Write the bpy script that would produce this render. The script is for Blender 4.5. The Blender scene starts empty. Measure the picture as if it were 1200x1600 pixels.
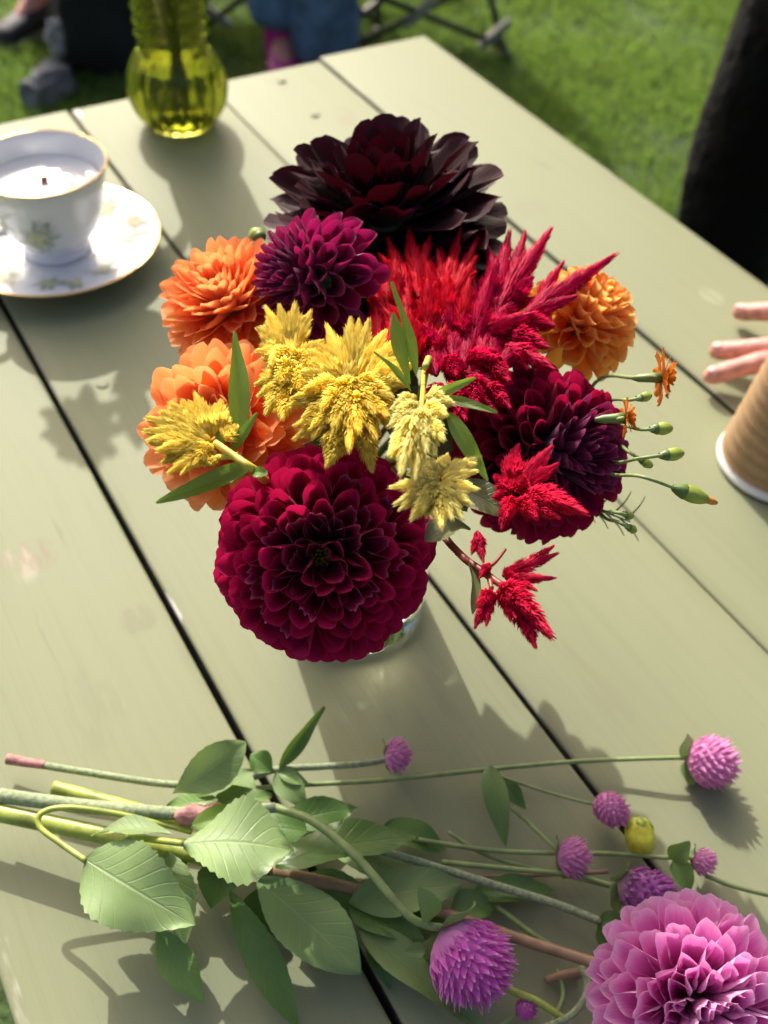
import bpy, math, random
from mathutils import Vector, Matrix
R_ = math.radians
rnd = random.Random(7)
sc = bpy.context.scene
col = sc.collection

# ------------------------------------------------------------------ camera, sky, sun, exposure
CAM = Vector((0, 0, .48))                     # table top is z = 0, the lawn z = -0.75
ROT = Matrix(((0.8618104687770343, 0.34521900556001495, -0.371626901752904),
              (-0.505146083281101, 0.6504863598742598, -0.5671815671928151),
              (0.04593637395432129, 0.676528886166503, 0.7349819832691407)))
cam = bpy.data.cameras.new('camera')
cam_o = bpy.data.objects.new('camera', cam); col.objects.link(cam_o)
cam_o.matrix_world = Matrix.Translation(CAM) @ ROT.to_4x4()
cam.sensor_fit = 'VERTICAL'; cam.sensor_height = 36; cam.lens = 36
cam.clip_start = .01; cam.clip_end = 500
cam.dof.use_dof = True; cam.dof.focus_distance = .395; cam.dof.aperture_fstop = 9.0
sc.camera = cam_o

SUN_AZ, SUN_EL = R_(11.5), R_(36.5)
w = bpy.data.worlds.new('World'); sc.world = w; w.use_nodes = True
nt = w.node_tree; bg = nt.nodes['Background']
sky = nt.nodes.new('ShaderNodeTexSky'); sky.sky_type = 'NISHITA'; sky.sun_disc = False
sky.sun_elevation = SUN_EL; sky.sun_rotation = SUN_AZ
nt.links.new(sky.outputs[0], bg.inputs[0]); bg.inputs[1].default_value = .15; sky.dust_density = 8.0; sky.ozone_density = .2; sky.air_density = .8
sun = bpy.data.lights.new('sun', 'SUN'); sun.energy = 3.4; sun.angle = R_(.55); sun.color = (1, .965, .90)
sun.cycles.is_caustics_light = True
sun_o = bpy.data.objects.new('sun', sun); col.objects.link(sun_o)
SUN = Vector((math.sin(SUN_AZ) * math.cos(SUN_EL), math.cos(SUN_AZ) * math.cos(SUN_EL), math.sin(SUN_EL)))
sun_o.rotation_euler = (-SUN).to_track_quat('-Z', 'Y').to_euler(); sun_o.location = SUN * 6
sc.view_settings.view_transform = 'Standard'; sc.view_settings.look = 'None'
sc.view_settings.exposure = 0.54; sc.view_settings.gamma = 1

def at(px, py, z=0.):
    """the point at height z that the calibrated camera sees at a pixel of the 1200 x 1600 photograph"""
    d = ROT @ Vector((px - 600, -(py - 800), -1600))
    return CAM + d * ((z - CAM.z) / d.z)

# ------------------------------------------------------------------ object helpers
WM = {}
def link(name, mesh, mat, parent=None, M=None):
    M = M or Matrix.Identity(4)
    o = bpy.data.objects.new(name, mesh); col.objects.link(o)
    if mesh is not None and mat is not None and not mesh.materials: mesh.materials.append(mat)
    if parent: o.parent = parent; o.matrix_basis = WM[parent.name].inverted() @ M
    else: o.matrix_basis = M
    WM[o.name] = M
    return o
def tag(o, label=None, cat=None, group=None, kind=None):
    if label: o['label'] = label
    if cat: o['category'] = cat
    if group: o['group'] = group
    if kind: o['kind'] = kind
    return o
def thing(name, label, cat, loc, group=None):
    return tag(link(name, None, None, None, Matrix.Translation(Vector(loc))), label, cat, group)
def mesh(name, v, f, smooth=True, uv=None):
    m = bpy.data.meshes.new(name); m.from_pydata([tuple(p) for p in v], [], f)
    if smooth: m.polygons.foreach_set('use_smooth', [True] * len(m.polygons))
    if uv:
        l = m.uv_layers.new(name='UVMap'); idx = [0] * len(m.loops); m.loops.foreach_get('vertex_index', idx)
        l.data.foreach_set('uv', [c for i in idx for c in uv[i]])
    m.update(); return m
def frame(y, z):
    """rotation whose Y column is y and whose Z column is as near z as it can be"""
    y = y.normalized(); x = y.cross(z)
    if x.length < 1e-6: x = y.cross(Vector((1, .3, .2)))
    x.normalize(); z = x.cross(y)
    return Matrix((x, y, z)).transposed().to_4x4()
def spline(pts, n=6):
    P = [Vector(p) for p in pts]
    if len(P) < 3: return [P[0].lerp(P[1], i / n) for i in range(n + 1)]
    out = []
    for i in range(len(P) - 1):
        a, b, c, d = P[max(i-1, 0)], P[i], P[i+1], P[min(i+2, len(P)-1)]
        for k in range(n):
            t = k / n
            out.append(.5 * ((2*b) + (c-a)*t + (2*a-5*b+4*c-d)*t*t + (3*b-a-3*c+d)*t**3))
    return out + [P[-1]]
def sweep(pts, rad, k=10, caps=True):
    """tube along pts; rad is a number or one radius for each point"""
    v, f, uv = [], [], []
    n = len(pts); up = Vector((.13, .21, 1))
    for i, p in enumerate(pts):
        t = (pts[min(i+1, n-1)] - pts[max(i-1, 0)]).normalized()
        a = t.cross(up)
        if a.length < .05: a = t.cross(Vector((1, 0, 0)))
        a.normalize(); b = a.cross(t); up = b
        r = rad if isinstance(rad, (int, float)) else rad[i]
        for j in range(k):
            th = 2*math.pi*j/k
            v.append(p + a*math.cos(th)*r + b*math.sin(th)*r); uv.append((j/k, i/(n-1)))
    for i in range(n-1):
        for j in range(k):
            f.append((i*k+j, i*k+(j+1) % k, (i+1)*k+(j+1) % k, (i+1)*k+j))
    if caps: f.append(tuple(range(k-1, -1, -1))); f.append(tuple((n-1)*k+j for j in range(k)))
    return v, f, uv
def tube(name, pts, r0, r1, mat, parent, k=10, n=6, fn=None):
    sp = spline(pts, n); m = len(sp)-1
    rr = [(r0+(r1-r0)*i/m) * (fn(i/m) if fn else 1) for i in range(m+1)]
    v, f, uv = sweep(sp, rr, k)
    return link(name, mesh(name, v, f, True, uv), mat, parent)
def lathe(prof, k=64, mod=None, close=False):
    v, f, uv = [], [], []
    n = len(prof)
    for i, (r, z) in enumerate(prof):
        for j in range(k):
            a = 2*math.pi*j/k; q = r if mod is None else r + mod(a, z, i)
            v.append((q*math.cos(a), q*math.sin(a), z)); uv.append((j/k, i/(n-1)))
    for i in range(n-1 if not close else n):
        for j in range(k):
            a, b = i*k+j, i*k+(j+1) % k; c, d = ((i+1) % n)*k+(j+1) % k, ((i+1) % n)*k+j
            f.append((a, b, c, d))
    return v, f, uv
def smooth_profile(p, n=5):
    return [(max(q.x, 1e-5), q.y) for q in spline([Vector((a, b, 0)) for a, b in p], n)]
def box(a, b, bev=0.):
    """bevelled box from corner a to corner b"""
    import bmesh
    bm = bmesh.new(); bmesh.ops.create_cube(bm, size=1)
    for q in bm.verts: q.co = Vector([(a[i]+b[i])/2 + q.co[i]*(b[i]-a[i]) for i in range(3)])
    if bev: bmesh.ops.bevel(bm, geom=bm.edges[:], offset=bev, segments=3, profile=.6, affect='EDGES')
    m = bpy.data.meshes.new('box'); bm.to_mesh(m); bm.free(); return m

# ------------------------------------------------------------------ materials
def nodes(name):
    m = bpy.data.materials.new(name); m.use_nodes = True
    return m, m.node_tree, m.node_tree.nodes['Principled BSDF'], m.node_tree.links
def N(t, kind, **kw):
    n = t.nodes.new(kind)
    for k, v in kw.items():
        if hasattr(n, k): setattr(n, k, v)
        else: n.inputs[k].default_value = v
    return n
def math_n(t, op, a, b=None):
    n = t.nodes.new('ShaderNodeMath'); n.operation = op
    for i, q in enumerate((a, b)):
        if q is None: continue
        if isinstance(q, (int, float)): n.inputs[i].default_value = q
        else: t.links.new(q, n.inputs[i])
    return n.outputs[0]
def mix(t, fac, a, b, mode='MIX'):
    n = t.nodes.new('ShaderNodeMixRGB'); n.blend_type = mode
    for i, q in enumerate((fac, a, b)):
        if isinstance(q, (int, float)): n.inputs[i].default_value = q
        elif isinstance(q, tuple): n.inputs[i].default_value = (*q, 1)
        else: t.links.new(q, n.inputs[i])
    return n.outputs[0]
def ramp(t, fac, stops):
    n = t.nodes.new('ShaderNodeValToRGB'); t.links.new(fac, n.inputs[0]); e = n.color_ramp.elements
    while len(e) < len(stops): e.new(.5)
    for q, (p, c) in zip(e, stops): q.position = p; q.color = (*c, 1) if isinstance(c, tuple) else (c, c, c, 1)
    return n.outputs[0]
def coords(t, which='Object', scale=(1, 1, 1)):
    c = t.nodes.new('ShaderNodeTexCoord'); mp = t.nodes.new('ShaderNodeMapping')
    mp.inputs['Scale'].default_value = scale; t.links.new(c.outputs[which], mp.inputs[0]); return mp.outputs[0]
def noise(t, vec, scale, detail=4, rough=.55):
    n = t.nodes.new('ShaderNodeTexNoise'); t.links.new(vec, n.inputs['Vector'])
    n.inputs['Scale'].default_value = scale; n.inputs['Detail'].default_value = detail; n.inputs['Roughness'].default_value = rough
    return n.outputs['Fac']
def bump(t, height, strength, dist, b):
    n = t.nodes.new('ShaderNodeBump'); n.inputs['Strength'].default_value = strength; n.inputs['Distance'].default_value = dist
    t.links.new(height, n.inputs['Height']); t.links.new(n.outputs[0], b.inputs['Normal']); return n.outputs[0]
def add_translucent(t, b, color, fac):
    tr = t.nodes.new('ShaderNodeBsdfTranslucent'); mx = t.nodes.new('ShaderNodeMixShader')
    if isinstance(color, tuple): tr.inputs[0].default_value = (*color, 1)
    else: t.links.new(color, tr.inputs[0])
    mx.inputs[0].default_value = fac
    t.links.new(b.outputs[0], mx.inputs[1]); t.links.new(tr.outputs[0], mx.inputs[2])
    t.links.new(mx.outputs[0], t.nodes['Material Output'].inputs[0])
def plain(name, color, rough=.6, vary=.12, scale=60, metal=0, bmp=0, **kw):
    m, t, b, L = nodes(name); vec = coords(t); n = noise(t, vec, scale)
    dark = tuple(c*(1-vary*2) for c in color); lite = tuple(min(1, c*(1+vary)) for c in color)
    L.new(ramp(t, n, [(.3, dark), (.7, lite)]), b.inputs['Base Color'])
    b.inputs['Roughness'].default_value = rough; b.inputs['Metallic'].default_value = metal
    for k, v in kw.items(): b.inputs[k].default_value = v
    if bmp: bump(t, n, .6, bmp, b)
    return m
def petal_mat(name, body, base, edge, trans, fac=.3, rough=.55, edge_amt=.5, sheen=.0, streak=.3, vary=.2, edge_pow=5, spec=.25, back=None, back_amt=.6):
    """body colour, colour at the petal's base, colour of its rim, colour of light passing through"""
    m, t, b, L = nodes(name)
    uv = t.nodes.new('ShaderNodeUVMap'); s = t.nodes.new('ShaderNodeSeparateXYZ'); L.new(uv.outputs[0], s.inputs[0])
    u = math_n(t, 'ABSOLUTE', math_n(t, 'SUBTRACT', math_n(t, 'MULTIPLY', s.outputs[0], 2), 1))
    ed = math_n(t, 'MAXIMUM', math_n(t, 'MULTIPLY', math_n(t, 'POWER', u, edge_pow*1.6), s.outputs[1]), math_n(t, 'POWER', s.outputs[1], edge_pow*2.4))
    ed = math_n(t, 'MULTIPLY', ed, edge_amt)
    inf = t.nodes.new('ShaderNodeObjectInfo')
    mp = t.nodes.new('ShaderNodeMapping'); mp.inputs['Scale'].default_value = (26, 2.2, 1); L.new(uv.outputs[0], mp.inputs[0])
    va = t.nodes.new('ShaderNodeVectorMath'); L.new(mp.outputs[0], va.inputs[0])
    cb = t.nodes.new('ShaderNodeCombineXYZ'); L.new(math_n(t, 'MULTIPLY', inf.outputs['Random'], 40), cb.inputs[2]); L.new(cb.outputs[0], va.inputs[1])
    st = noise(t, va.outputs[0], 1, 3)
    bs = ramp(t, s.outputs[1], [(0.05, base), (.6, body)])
    if back:
        g_ = t.nodes.new('ShaderNodeNewGeometry'); bs = mix(t, math_n(t, 'MULTIPLY', g_.outputs['Backfacing'], back_amt), bs, back)
    c = mix(t, ed, bs, edge)
    k = math_n(t, 'ADD', math_n(t, 'MULTIPLY', st, streak*2), 1-streak)
    k = math_n(t, 'MULTIPLY', k, math_n(t, 'ADD', math_n(t, 'MULTIPLY', inf.outputs['Random'], vary*2), 1-vary))
    hv = t.nodes.new('ShaderNodeHueSaturation'); L.new(k, hv.inputs['Value']); L.new(c, hv.inputs['Color'])
    L.new(hv.outputs[0], b.inputs['Base Color'])
    b.inputs['Roughness'].default_value = rough; b.inputs['Specular IOR Level'].default_value = spec
    if sheen: b.inputs['Sheen Weight'].default_value = sheen; b.inputs['Sheen Roughness'].default_value = .35
    bump(t, st, .5, .0007, b)
    add_translucent(t, b, mix(t, .45, hv.outputs[0], trans), fac)
    return m
def tepal_mat(name, col_a, col_b, trans, fac=.35):
    """silky tufts: col_a at a tepal's foot, col_b at its tip"""
    m, t, b, L = nodes(name)
    uv = t.nodes.new('ShaderNodeUVMap'); s = t.nodes.new('ShaderNodeSeparateXYZ'); L.new(uv.outputs[0], s.inputs[0])
    inf = t.nodes.new('ShaderNodeObjectInfo')
    c = ramp(t, s.outputs[1], [(0.0, col_a), (.85, col_b)])
    k = math_n(t, 'ADD', math_n(t, 'MULTIPLY', s.outputs[0], .5), .72)
    k = math_n(t, 'MULTIPLY', k, math_n(t, 'ADD', math_n(t, 'MULTIPLY', inf.outputs['Random'], .3), .85))
    hv = t.nodes.new('ShaderNodeHueSaturation'); L.new(k, hv.inputs['Value']); L.new(c, hv.inputs['Color'])
    L.new(hv.outputs[0], b.inputs['Base Color']); b.inputs['Roughness'].default_value = .5
    b.inputs['Specular IOR Level'].default_value = .14
    add_translucent(t, b, mix(t, .4, hv.outputs[0], trans), fac)
    return m
def leaf_mat(name, top, vein, trans, rough=.45, fac=.28, blotch=.2, nv=9.):
    m, t, b, L = nodes(name)
    uv = t.nodes.new('ShaderNodeUVMap'); s = t.nodes.new('ShaderNodeSeparateXYZ'); L.new(uv.outputs[0], s.inputs[0])
    u = math_n(t, 'ABSOLUTE', math_n(t, 'SUBTRACT', math_n(t, 'MULTIPLY', s.outputs[0], 2), 1))
    ph = math_n(t, 'SUBTRACT', math_n(t, 'MULTIPLY', s.outputs[1], nv), math_n(t, 'MULTIPLY', math_n(t, 'POWER', u, .8), 2.2))
    fr = math_n(t, 'ABSOLUTE', math_n(t, 'SUBTRACT', math_n(t, 'FRACT', ph), .5))
    side = ramp(t, fr, [(0.0, 1.), (.09, 0.)])
    mid = ramp(t, u, [(0.0, 1.), (.055, 0.)])
    vn = math_n(t, 'MAXIMUM', math_n(t, 'MULTIPLY', side, .55), mid)
    vec = coords(t); n1 = noise(t, vec, 70, 3); n2 = noise(t, vec, 900, 2)
    inf = t.nodes.new('ShaderNodeObjectInfo')
    c = mix(t, math_n(t, 'MULTIPLY', vn, .4), top, vein)
    k = math_n(t, 'ADD', math_n(t, 'MULTIPLY', n1, blotch*2), 1-blotch)
    k = math_n(t, 'MULTIPLY', k, math_n(t, 'ADD', math_n(t, 'MULTIPLY', inf.outputs['Random'], .4), .8))
    hv = t.nodes.new('ShaderNodeHueSaturation'); L.new(k, hv.inputs['Value']); L.new(c, hv.inputs['Color'])
    L.new(hv.outputs[0], b.inputs['Base Color']); L.new(ramp(t, n1, [(.3, rough*.7), (.7, rough*1.25)]), b.inputs['Roughness'])
    h = math_n(t, 'SUBTRACT', math_n(t, 'MULTIPLY', n2, .35), vn)
    bump(t, h, .4, .0007, b)
    add_translucent(t, b, mix(t, .35, hv.outputs[0], trans), fac)
    return m

# table paint: sage green on planed pine, grain and brush marks showing through
SCUFFS = [(45, 868, .020, .016, (.25, .18, .13), .75, .42), (30, 880, .010, .02, (.40, .37, .28), .6, .45), (268, 952, .0035, .022, (.72, .71, .66), .95, .38), (215, 965, .012, .012, (.19, .18, .11), .4, .4),
          (760, 950, .012, .05, (.20, .20, .12), .3, .42), (850, 258, .007, .012, (.19, .19, .12), .5, .35), (1112, 462, .010, .016, (.36, .37, .25), .5, .35), (440, 130, .012, .03, (.22, .20, .13), .4, .4), (540, 180, .012, .03, (.22, .20, .13), .4, .4),
          (124, 178, .003, .012, (.75, .74, .70), .9, .3), (150, 1110, .02, .03, (.20, .205, .12), .35, .42), (820, 325, .03, .02, (.20, .205, .12), .3, .4), (870, 1010, .008, .09, (.22, .22, .14), .35, .45), (960, 1090, .006, .08, (.22, .22, .14), .35, .45), (25, 1560, .006, .04, (.5, .49, .4), .5, .5), (700, 1100, .006, .08, (.20, .20, .13), .4, .45)]
def paint_mat():
    m, t, b, L = nodes('sage_paint')
    inf = t.nodes.new('ShaderNodeObjectInfo')
    c0 = t.nodes.new('ShaderNodeTexCoord')
    off = t.nodes.new('ShaderNodeVectorMath'); off.operation = 'ADD'; L.new(c0.outputs['Object'], off.inputs[0])
    cb = t.nodes.new('ShaderNodeCombineXYZ'); L.new(math_n(t, 'MULTIPLY', inf.outputs['Random'], 9), cb.inputs[1]); L.new(cb.outputs[0], off.inputs[1])
    def mp(s):
        q = t.nodes.new('ShaderNodeMapping'); q.inputs['Scale'].default_value = s; L.new(off.outputs[0], q.inputs[0]); return q.outputs[0]
    grain = noise(t, mp((1, .035, 1)), 210, 5, .6)
    broad = noise(t, mp((1, .25, 1)), 9, 3)
    brush = noise(t, mp((1, .012, 1)), 620, 2)
    fine = noise(t, mp((1, 1, 1)), 900, 2)
    c = ramp(t, broad, [(.3, (.228, .244, .142)), (.55, (.240, .256, .151)), (.75, (.253, .268, .161))])
    c = mix(t, .3, c, ramp(t, grain, [(.28, (.84, .83, .80)), (.5, (1, 1, 1)), (.72, (1.03, 1.03, 1.04))]), 'MULTIPLY')
    v = t.nodes.new('ShaderNodeTexVoronoi'); v.inputs['Scale'].default_value = 7.; L.new(mp((1, .6, 1)), v.inputs['Vector'])
    spot = ramp(t, v.outputs['Distance'], [(.0, 1.), (.035, 0.)])
    c = mix(t, math_n(t, 'MULTIPLY', spot, .12), c, (.24, .21, .13))
    v2 = t.nodes.new('ShaderNodeTexVoronoi'); v2.inputs['Scale'].default_value = 38.; L.new(mp((1, .5, 1)), v2.inputs['Vector'])
    speck = ramp(t, v2.outputs['Distance'], [(.0, 1.), (.03, 0.)])
    c = mix(t, math_n(t, 'MULTIPLY', speck, .3), c, (.2, .18, .11))
    sx = t.nodes.new('ShaderNodeSeparateXYZ'); L.new(c0.outputs['Object'], sx.inputs[0])
    warp = noise(t, mp((1, 1, 1)), 45, 4); warp2 = noise(t, mp((1, .2, 1)), 160, 4)
    for (px, py, rx, ry, colr, amt, thr) in SCUFFS:
        p = at(px, py)
        dx = math_n(t, 'MULTIPLY', math_n(t, 'SUBTRACT', sx.outputs[0], p.x), 1/rx); dy = math_n(t, 'MULTIPLY', math_n(t, 'SUBTRACT', sx.outputs[1], p.y), 1/ry)
        q = math_n(t, 'ADD', math_n(t, 'MULTIPLY', dx, dx), math_n(t, 'MULTIPLY', dy, dy))
        q = math_n(t, 'ADD', q, math_n(t, 'MULTIPLY', math_n(t, 'SUBTRACT', warp, .5), 3.))
        msk = math_n(t, 'MULTIPLY', ramp(t, q, [(.25, 1.), (.95, 0.)]), ramp(t, warp2, [(thr, 0.), (thr+.12, 1.)]))
        c = mix(t, math_n(t, 'MULTIPLY', msk, amt), c, colr)
    crack = noise(t, mp((1, .02, 1)), 95, 6, .7)
    c = mix(t, math_n(t, 'MULTIPLY', ramp(t, crack, [(.655, 0.), (.70, 1.)]), .45), c, (.10, .10, .06))
    c = mix(t, math_n(t, 'MULTIPLY', ramp(t, crack, [(.29, 1.), (.33, 0.)]), .25), c, (.36, .37, .26))
    # paint rubbed off along the arrises, down to pale wood
    ed = None
    for e in (-.0495, .0943, .2400, .3840, .5150, .650):
        q = math_n(t, 'ABSOLUTE', math_n(t, 'SUBTRACT', sx.outputs[0], e)); ed = q if ed is None else math_n(t, 'MINIMUM', ed, q)
    ed = math_n(t, 'ADD', ed, math_n(t, 'MULTIPLY', math_n(t, 'SUBTRACT', warp2, .5), .004))
    chip = math_n(t, 'MULTIPLY', ramp(t, math_n(t, 'MULTIPLY', ed, 100), [(.28, 1.), (.36, 0.)]), ramp(t, noise(t, mp((1, .5, 1)), 22, 4), [(.58, 0.), (.62, 1.)]))
    c = mix(t, math_n(t, 'MULTIPLY', chip, .55), c, (.38, .37, .29))
    grime = math_n(t, 'MULTIPLY', ramp(t, math_n(t, 'MULTIPLY', ed, 100), [(.25, 1.), (1.1, 0.)]), ramp(t, noise(t, mp((1, .3, 1)), 30, 4), [(.4, 0.), (.65, 1.)]))
    c = mix(t, math_n(t, 'MULTIPLY', grime, .35), c, (.13, .125, .075))
    L.new(c, b.inputs['Base Color'])
    L.new(ramp(t, broad, [(.2, .50), (.8, .62)]), b.inputs['Roughness'])
    b.inputs['Specular IOR Level'].default_value = .16
    h = math_n(t, 'ADD', math_n(t, 'MULTIPLY', grain, 1.), math_n(t, 'ADD', math_n(t, 'MULTIPLY', brush, .35), math_n(t, 'MULTIPLY', fine, .12)))
    h = math_n(t, 'SUBTRACT', h, math_n(t, 'MULTIPLY', spot, .15))
    bump(t, h, .26, .0010, b)
    return m
M = {}
M['paint'] = paint_mat()
M['dirty_edge'] = plain('unpainted_dirty_edge', (.07, .066, .05), .9, .3, 90)
M['frame_paint'] = plain('frame_paint', (.3, .3, .18), .6)

# ------------------------------------------------------------------ lawn
def lawn_mat():
    m, t, b, L = nodes('lawn_soil'); vec = coords(t)
    L.new(ramp(t, noise(t, vec, 5, 6), [(.3, (.035, .065, .014)), (.6, (.06, .11, .024)), (.8, (.07, .10, .03))]), b.inputs['Base Color'])
    b.inputs['Roughness'].default_value = .9; bump(t, noise(t, vec, 60, 4), 1, .02, b); return m
def grass_mat():
    m, t, b, L = nodes('grass_blades')
    uv = t.nodes.new('ShaderNodeUVMap'); s = t.nodes.new('ShaderNodeSeparateXYZ'); L.new(uv.outputs[0], s.inputs[0])
    c = ramp(t, s.outputs[0], [(0, (.095, .165, .026)), (.5, (.16, .265, .046)), (.85, (.23, .345, .08)), (1, (.36, .34, .16))])
    c = mix(t, s.outputs[1], c, mix(t, .5, c, (.15, .22, .05)))
    L.new(c, b.inputs['Base Color']); b.inputs['Roughness'].default_value = .38
    add_translucent(t, b, mix(t, .5, c, (.35, .55, .08)), .4); return m
GZ = -.75
lawn = link('lawn', mesh('lawn', [(-90, -90, GZ), (90, -90, GZ), (90, 90, GZ), (-90, 90, GZ)], [(0, 1, 2, 3)], False), lawn_mat())
tag(lawn, 'short green lawn all round the table', None, None, 'structure')
def grass():
    r = random.Random(3); v, f, uv = [], [], []
    from mathutils import noise as mn
    def blade(x, y, hh, q):
        a = r.uniform(0, 6.283); wd = r.uniform(.0012, .0024); le = r.uniform(.1, .9)*hh
        b = r.uniform(0, 6.283); dx, dy = math.cos(b)*le, math.sin(b)*le
        wx, wy = math.cos(a)*wd, math.sin(a)*wd; i = len(v)
        v.extend([(x-wx, y-wy, GZ-.002), (x+wx, y+wy, GZ-.002), (x+dx*.35+wx*.8, y+dy*.35+wy*.8, GZ+hh*.6), (x+dx*.35-wx*.8, y+dy*.35-wy*.8, GZ+hh*.6), (x+dx, y+dy, GZ+hh)])
        f.extend([(i, i+1, i+2, i+3), (i+3, i+2, i+4)])
        uv.extend([(q, 0), (q, 0), (q, .6), (q, .6), (q, 1)])
    n = 0
    while n < 190000:
        y = r.uniform(.75, 5.2); x = r.uniform(.1 - .05*y, 3.9)
        if r.random() > min(1, (2.6/(y+.4))): continue
        if x > 1.0 + .75*y + 1.0: continue
        p = mn.noise(Vector((x*3.2, y*3.2, .3))); p2 = mn.noise(Vector((x*11, y*11, 4.3)))
        if r.random() > .72 + .5*p + .4*p2: continue
        blade(x, y, r.uniform(.018, .042)*(1+.5*p), min(1, max(0, r.gauss(.5+.3*p2, .23)))); n += 1
    return v, f, uv
v, f, uv = grass()
tag(link('grass', mesh('grass', v, f, True, uv), grass_mat()), 'short green grass blades growing over the lawn', 'grass', None, 'stuff')

# ------------------------------------------------------------------ table
TABLE_Y0, TABLE_Y1 = -.95, .972
EDGE = [-.0495, .0943, .2400, .3840, .5150, .650]
table = thing('garden_table', 'sage green painted plank table carrying the flowers and the teacup', 'table', (.3, 0, GZ))
GAP = [.0038, .0021, .0015, .0021]
for i in range(5):
    x0 = EDGE[i] + (GAP[i-1]/2 if i else 0); x1 = EDGE[i+1] - (GAP[i]/2 if i < 4 else 0)
    dz = [0, -.0006, .0003, -.0012, .0004][i]
    m_ = box((x0, TABLE_Y0, -.036+dz), (x1, TABLE_Y1 + [.004, .001, -.002, -.003, .003][i], dz), .0026)
    m_.polygons.foreach_set('use_smooth', [True]*len(m_.polygons))
    m_.materials.append(M['paint']); m_.materials.append(M['dirty_edge'])
    for p_ in m_.polygons: p_.material_index = 1 if (abs(p_.normal.x) > .93 and 0 < i < 5 and p_.center.x < EDGE[5]-.003) or (abs(p_.normal.x) > .93 and i == 0 and p_.center.x > 0) else 0
    link('plank', m_, M['paint'], table)
for y in (-.8, -.1, .86):
    link('batten', box((-.03, y-.035, -.076), (.63, y+.035, -.0375), .003), M['frame_paint'], table)
for x in (.0, .6):
    for y in (-.79, .85): link('leg', box((x-.034, y-.034, GZ-.01), (x+.034, y+.034, -.0765), .004), M['frame_paint'], table)
    link('apron', box((x-.012, -.75, -.155), (x+.012, .81, -.0768), .003), M['frame_paint'], table)
plug = lathe([(.0045, 0), (.0044, .0005), (.0034, .0007), (1e-5, .00065)], 20)
pm = mesh('plug', *plug[:2], True, plug[2])
for (px, py) in [(850, 258), (1112, 460), (640, 175), (492, 178), (440, 125), (885, 40+270), (160, 600)]:
    p = at(px, py); link('screw_plug', pm, M['paint'], table, Matrix.Translation((p.x, p.y, -.0004)))

# ------------------------------------------------------------------ china
M['china'] = plain('bone_china', (.82, .82, .83), .12, .01, **{'Subsurface Weight': .15, 'Subsurface Radius': (.004, .004, .004), 'Coat Weight': .5, 'Coat Roughness': .04})
M['gold'] = plain('gilding', (.85, .56, .22), .22, .06, metal=1)
M['dec_leaf'] = plain('china_print_sage', (.46, .52, .38), .2, .2, 300)
M['dec_flower'] = plain('china_print_yellow', (.70, .68, .36), .2, .2, 300)
M['dec_grey'] = plain('china_print_grey', (.62, .67, .66), .2, .15, 300)
M['wax'] = plain('candle_wax', (.86, .85, .82), .18, .02, 40, **{'Subsurface Weight': .4, 'Subsurface Radius': (.01, .008, .006), 'Coat Weight': .4})
M['wick'] = plain('wooden_wick', (.20, .085, .045), .8, .2)
SC = Vector((.1528, .7375, 0))
sau_top = smooth_profile([(1e-5, .0065), (.022, .0065), (.031, .007), (.036, .0075), (.055, .0125), (.072, .0165), (.0822, .019)])
sau = sau_top + [(.0829, .0184), (.0822, .0176)] + list(reversed(smooth_profile([(1e-5, .003), (.024, .003), (.026, 0), (.029, 0), (.032, .003), (.056, .0095), (.0812, .0172)])))
saucer = thing('saucer', 'white china saucer with gold rim and printed yellow blossoms under the teacup', 'saucer', SC)
v, f, uv = lathe(sau, 96); link('dish', mesh('dish', v, f, True, uv), M['china'], saucer, Matrix.Translation(SC))
v, f, uv = lathe([(.0813, .01895), (.0823, .01925), (.0832, .0186), (.0824, .01765)], 96); link('gold_rim', mesh('gold_rim', v, f, True, uv), M['gold'], saucer, Matrix.Translation(SC))
def prof_at(prof, r):
    for (a, b), (c, d) in zip(prof, prof[1:]):
        if a <= r <= c: return b + (d-b)*(r-a)/max(c-a, 1e-9)
    return prof[-1][1]
def decal(fn, cx, cy, ang, L, W, k=6):
    """leaf-shaped print wrapped on a surface fn(x, y) -> point"""
    v, f = [], []
    for i in range(k+1):
        t = i/k; ww = W*math.sin(math.pi*min(1, t*.98+.02))**.8
        for s in (-1, 0, 1):
            a, b = L*t, s*ww*.5
            v.append(fn(cx + a*math.cos(ang) - b*math.sin(ang), cy + a*math.sin(ang) + b*math.cos(ang)))
    for i in range(k):
        for s in (0, 1): a = i*3+s; f.append((a, a+1, a+4, a+3))
    return v, f
def join(lst):
    V, F = [], []
    for v, f in lst:
        o = len(V); V += v; F += [tuple(i+o for i in q) for q in f]
    return V, F
rd = random.Random(11)
def sprays(fn, spots, sc_=1.25):
    A, B, C = [], [], []
    for (x, y, a) in spots:
        for k in range(6):
            A.append(decal(fn, x, y, a + rd.uniform(-1.6, 1.6), rd.uniform(.007, .013)*sc_, rd.uniform(.0025, .0042)*sc_))
        for k in range(5):
            B.append(decal(fn, x + rd.uniform(-.003, .003), y + rd.uniform(-.003, .003), k*1.26 + a, .0055*sc_, .004*sc_))
        for k in range(4):
            C.append(decal(fn, x, y, a + rd.uniform(-2.6, 2.6), rd.uniform(.010, .017)*sc_, .0022*sc_))
    return A, B, C
def on_saucer(x, y): return (x, y, prof_at(sau_top, math.hypot(x, y)) + .0004)
sp = [(.058*math.cos(a), .058*math.sin(a), a + 1.4) for a in (-.35, .45, -1.25, -2.0, 3.6, 1.4, 2.5)] + [(.064*math.cos(a), .064*math.sin(a), a-1.4) for a in (-.05, -1.65, -2.5)]
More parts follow.
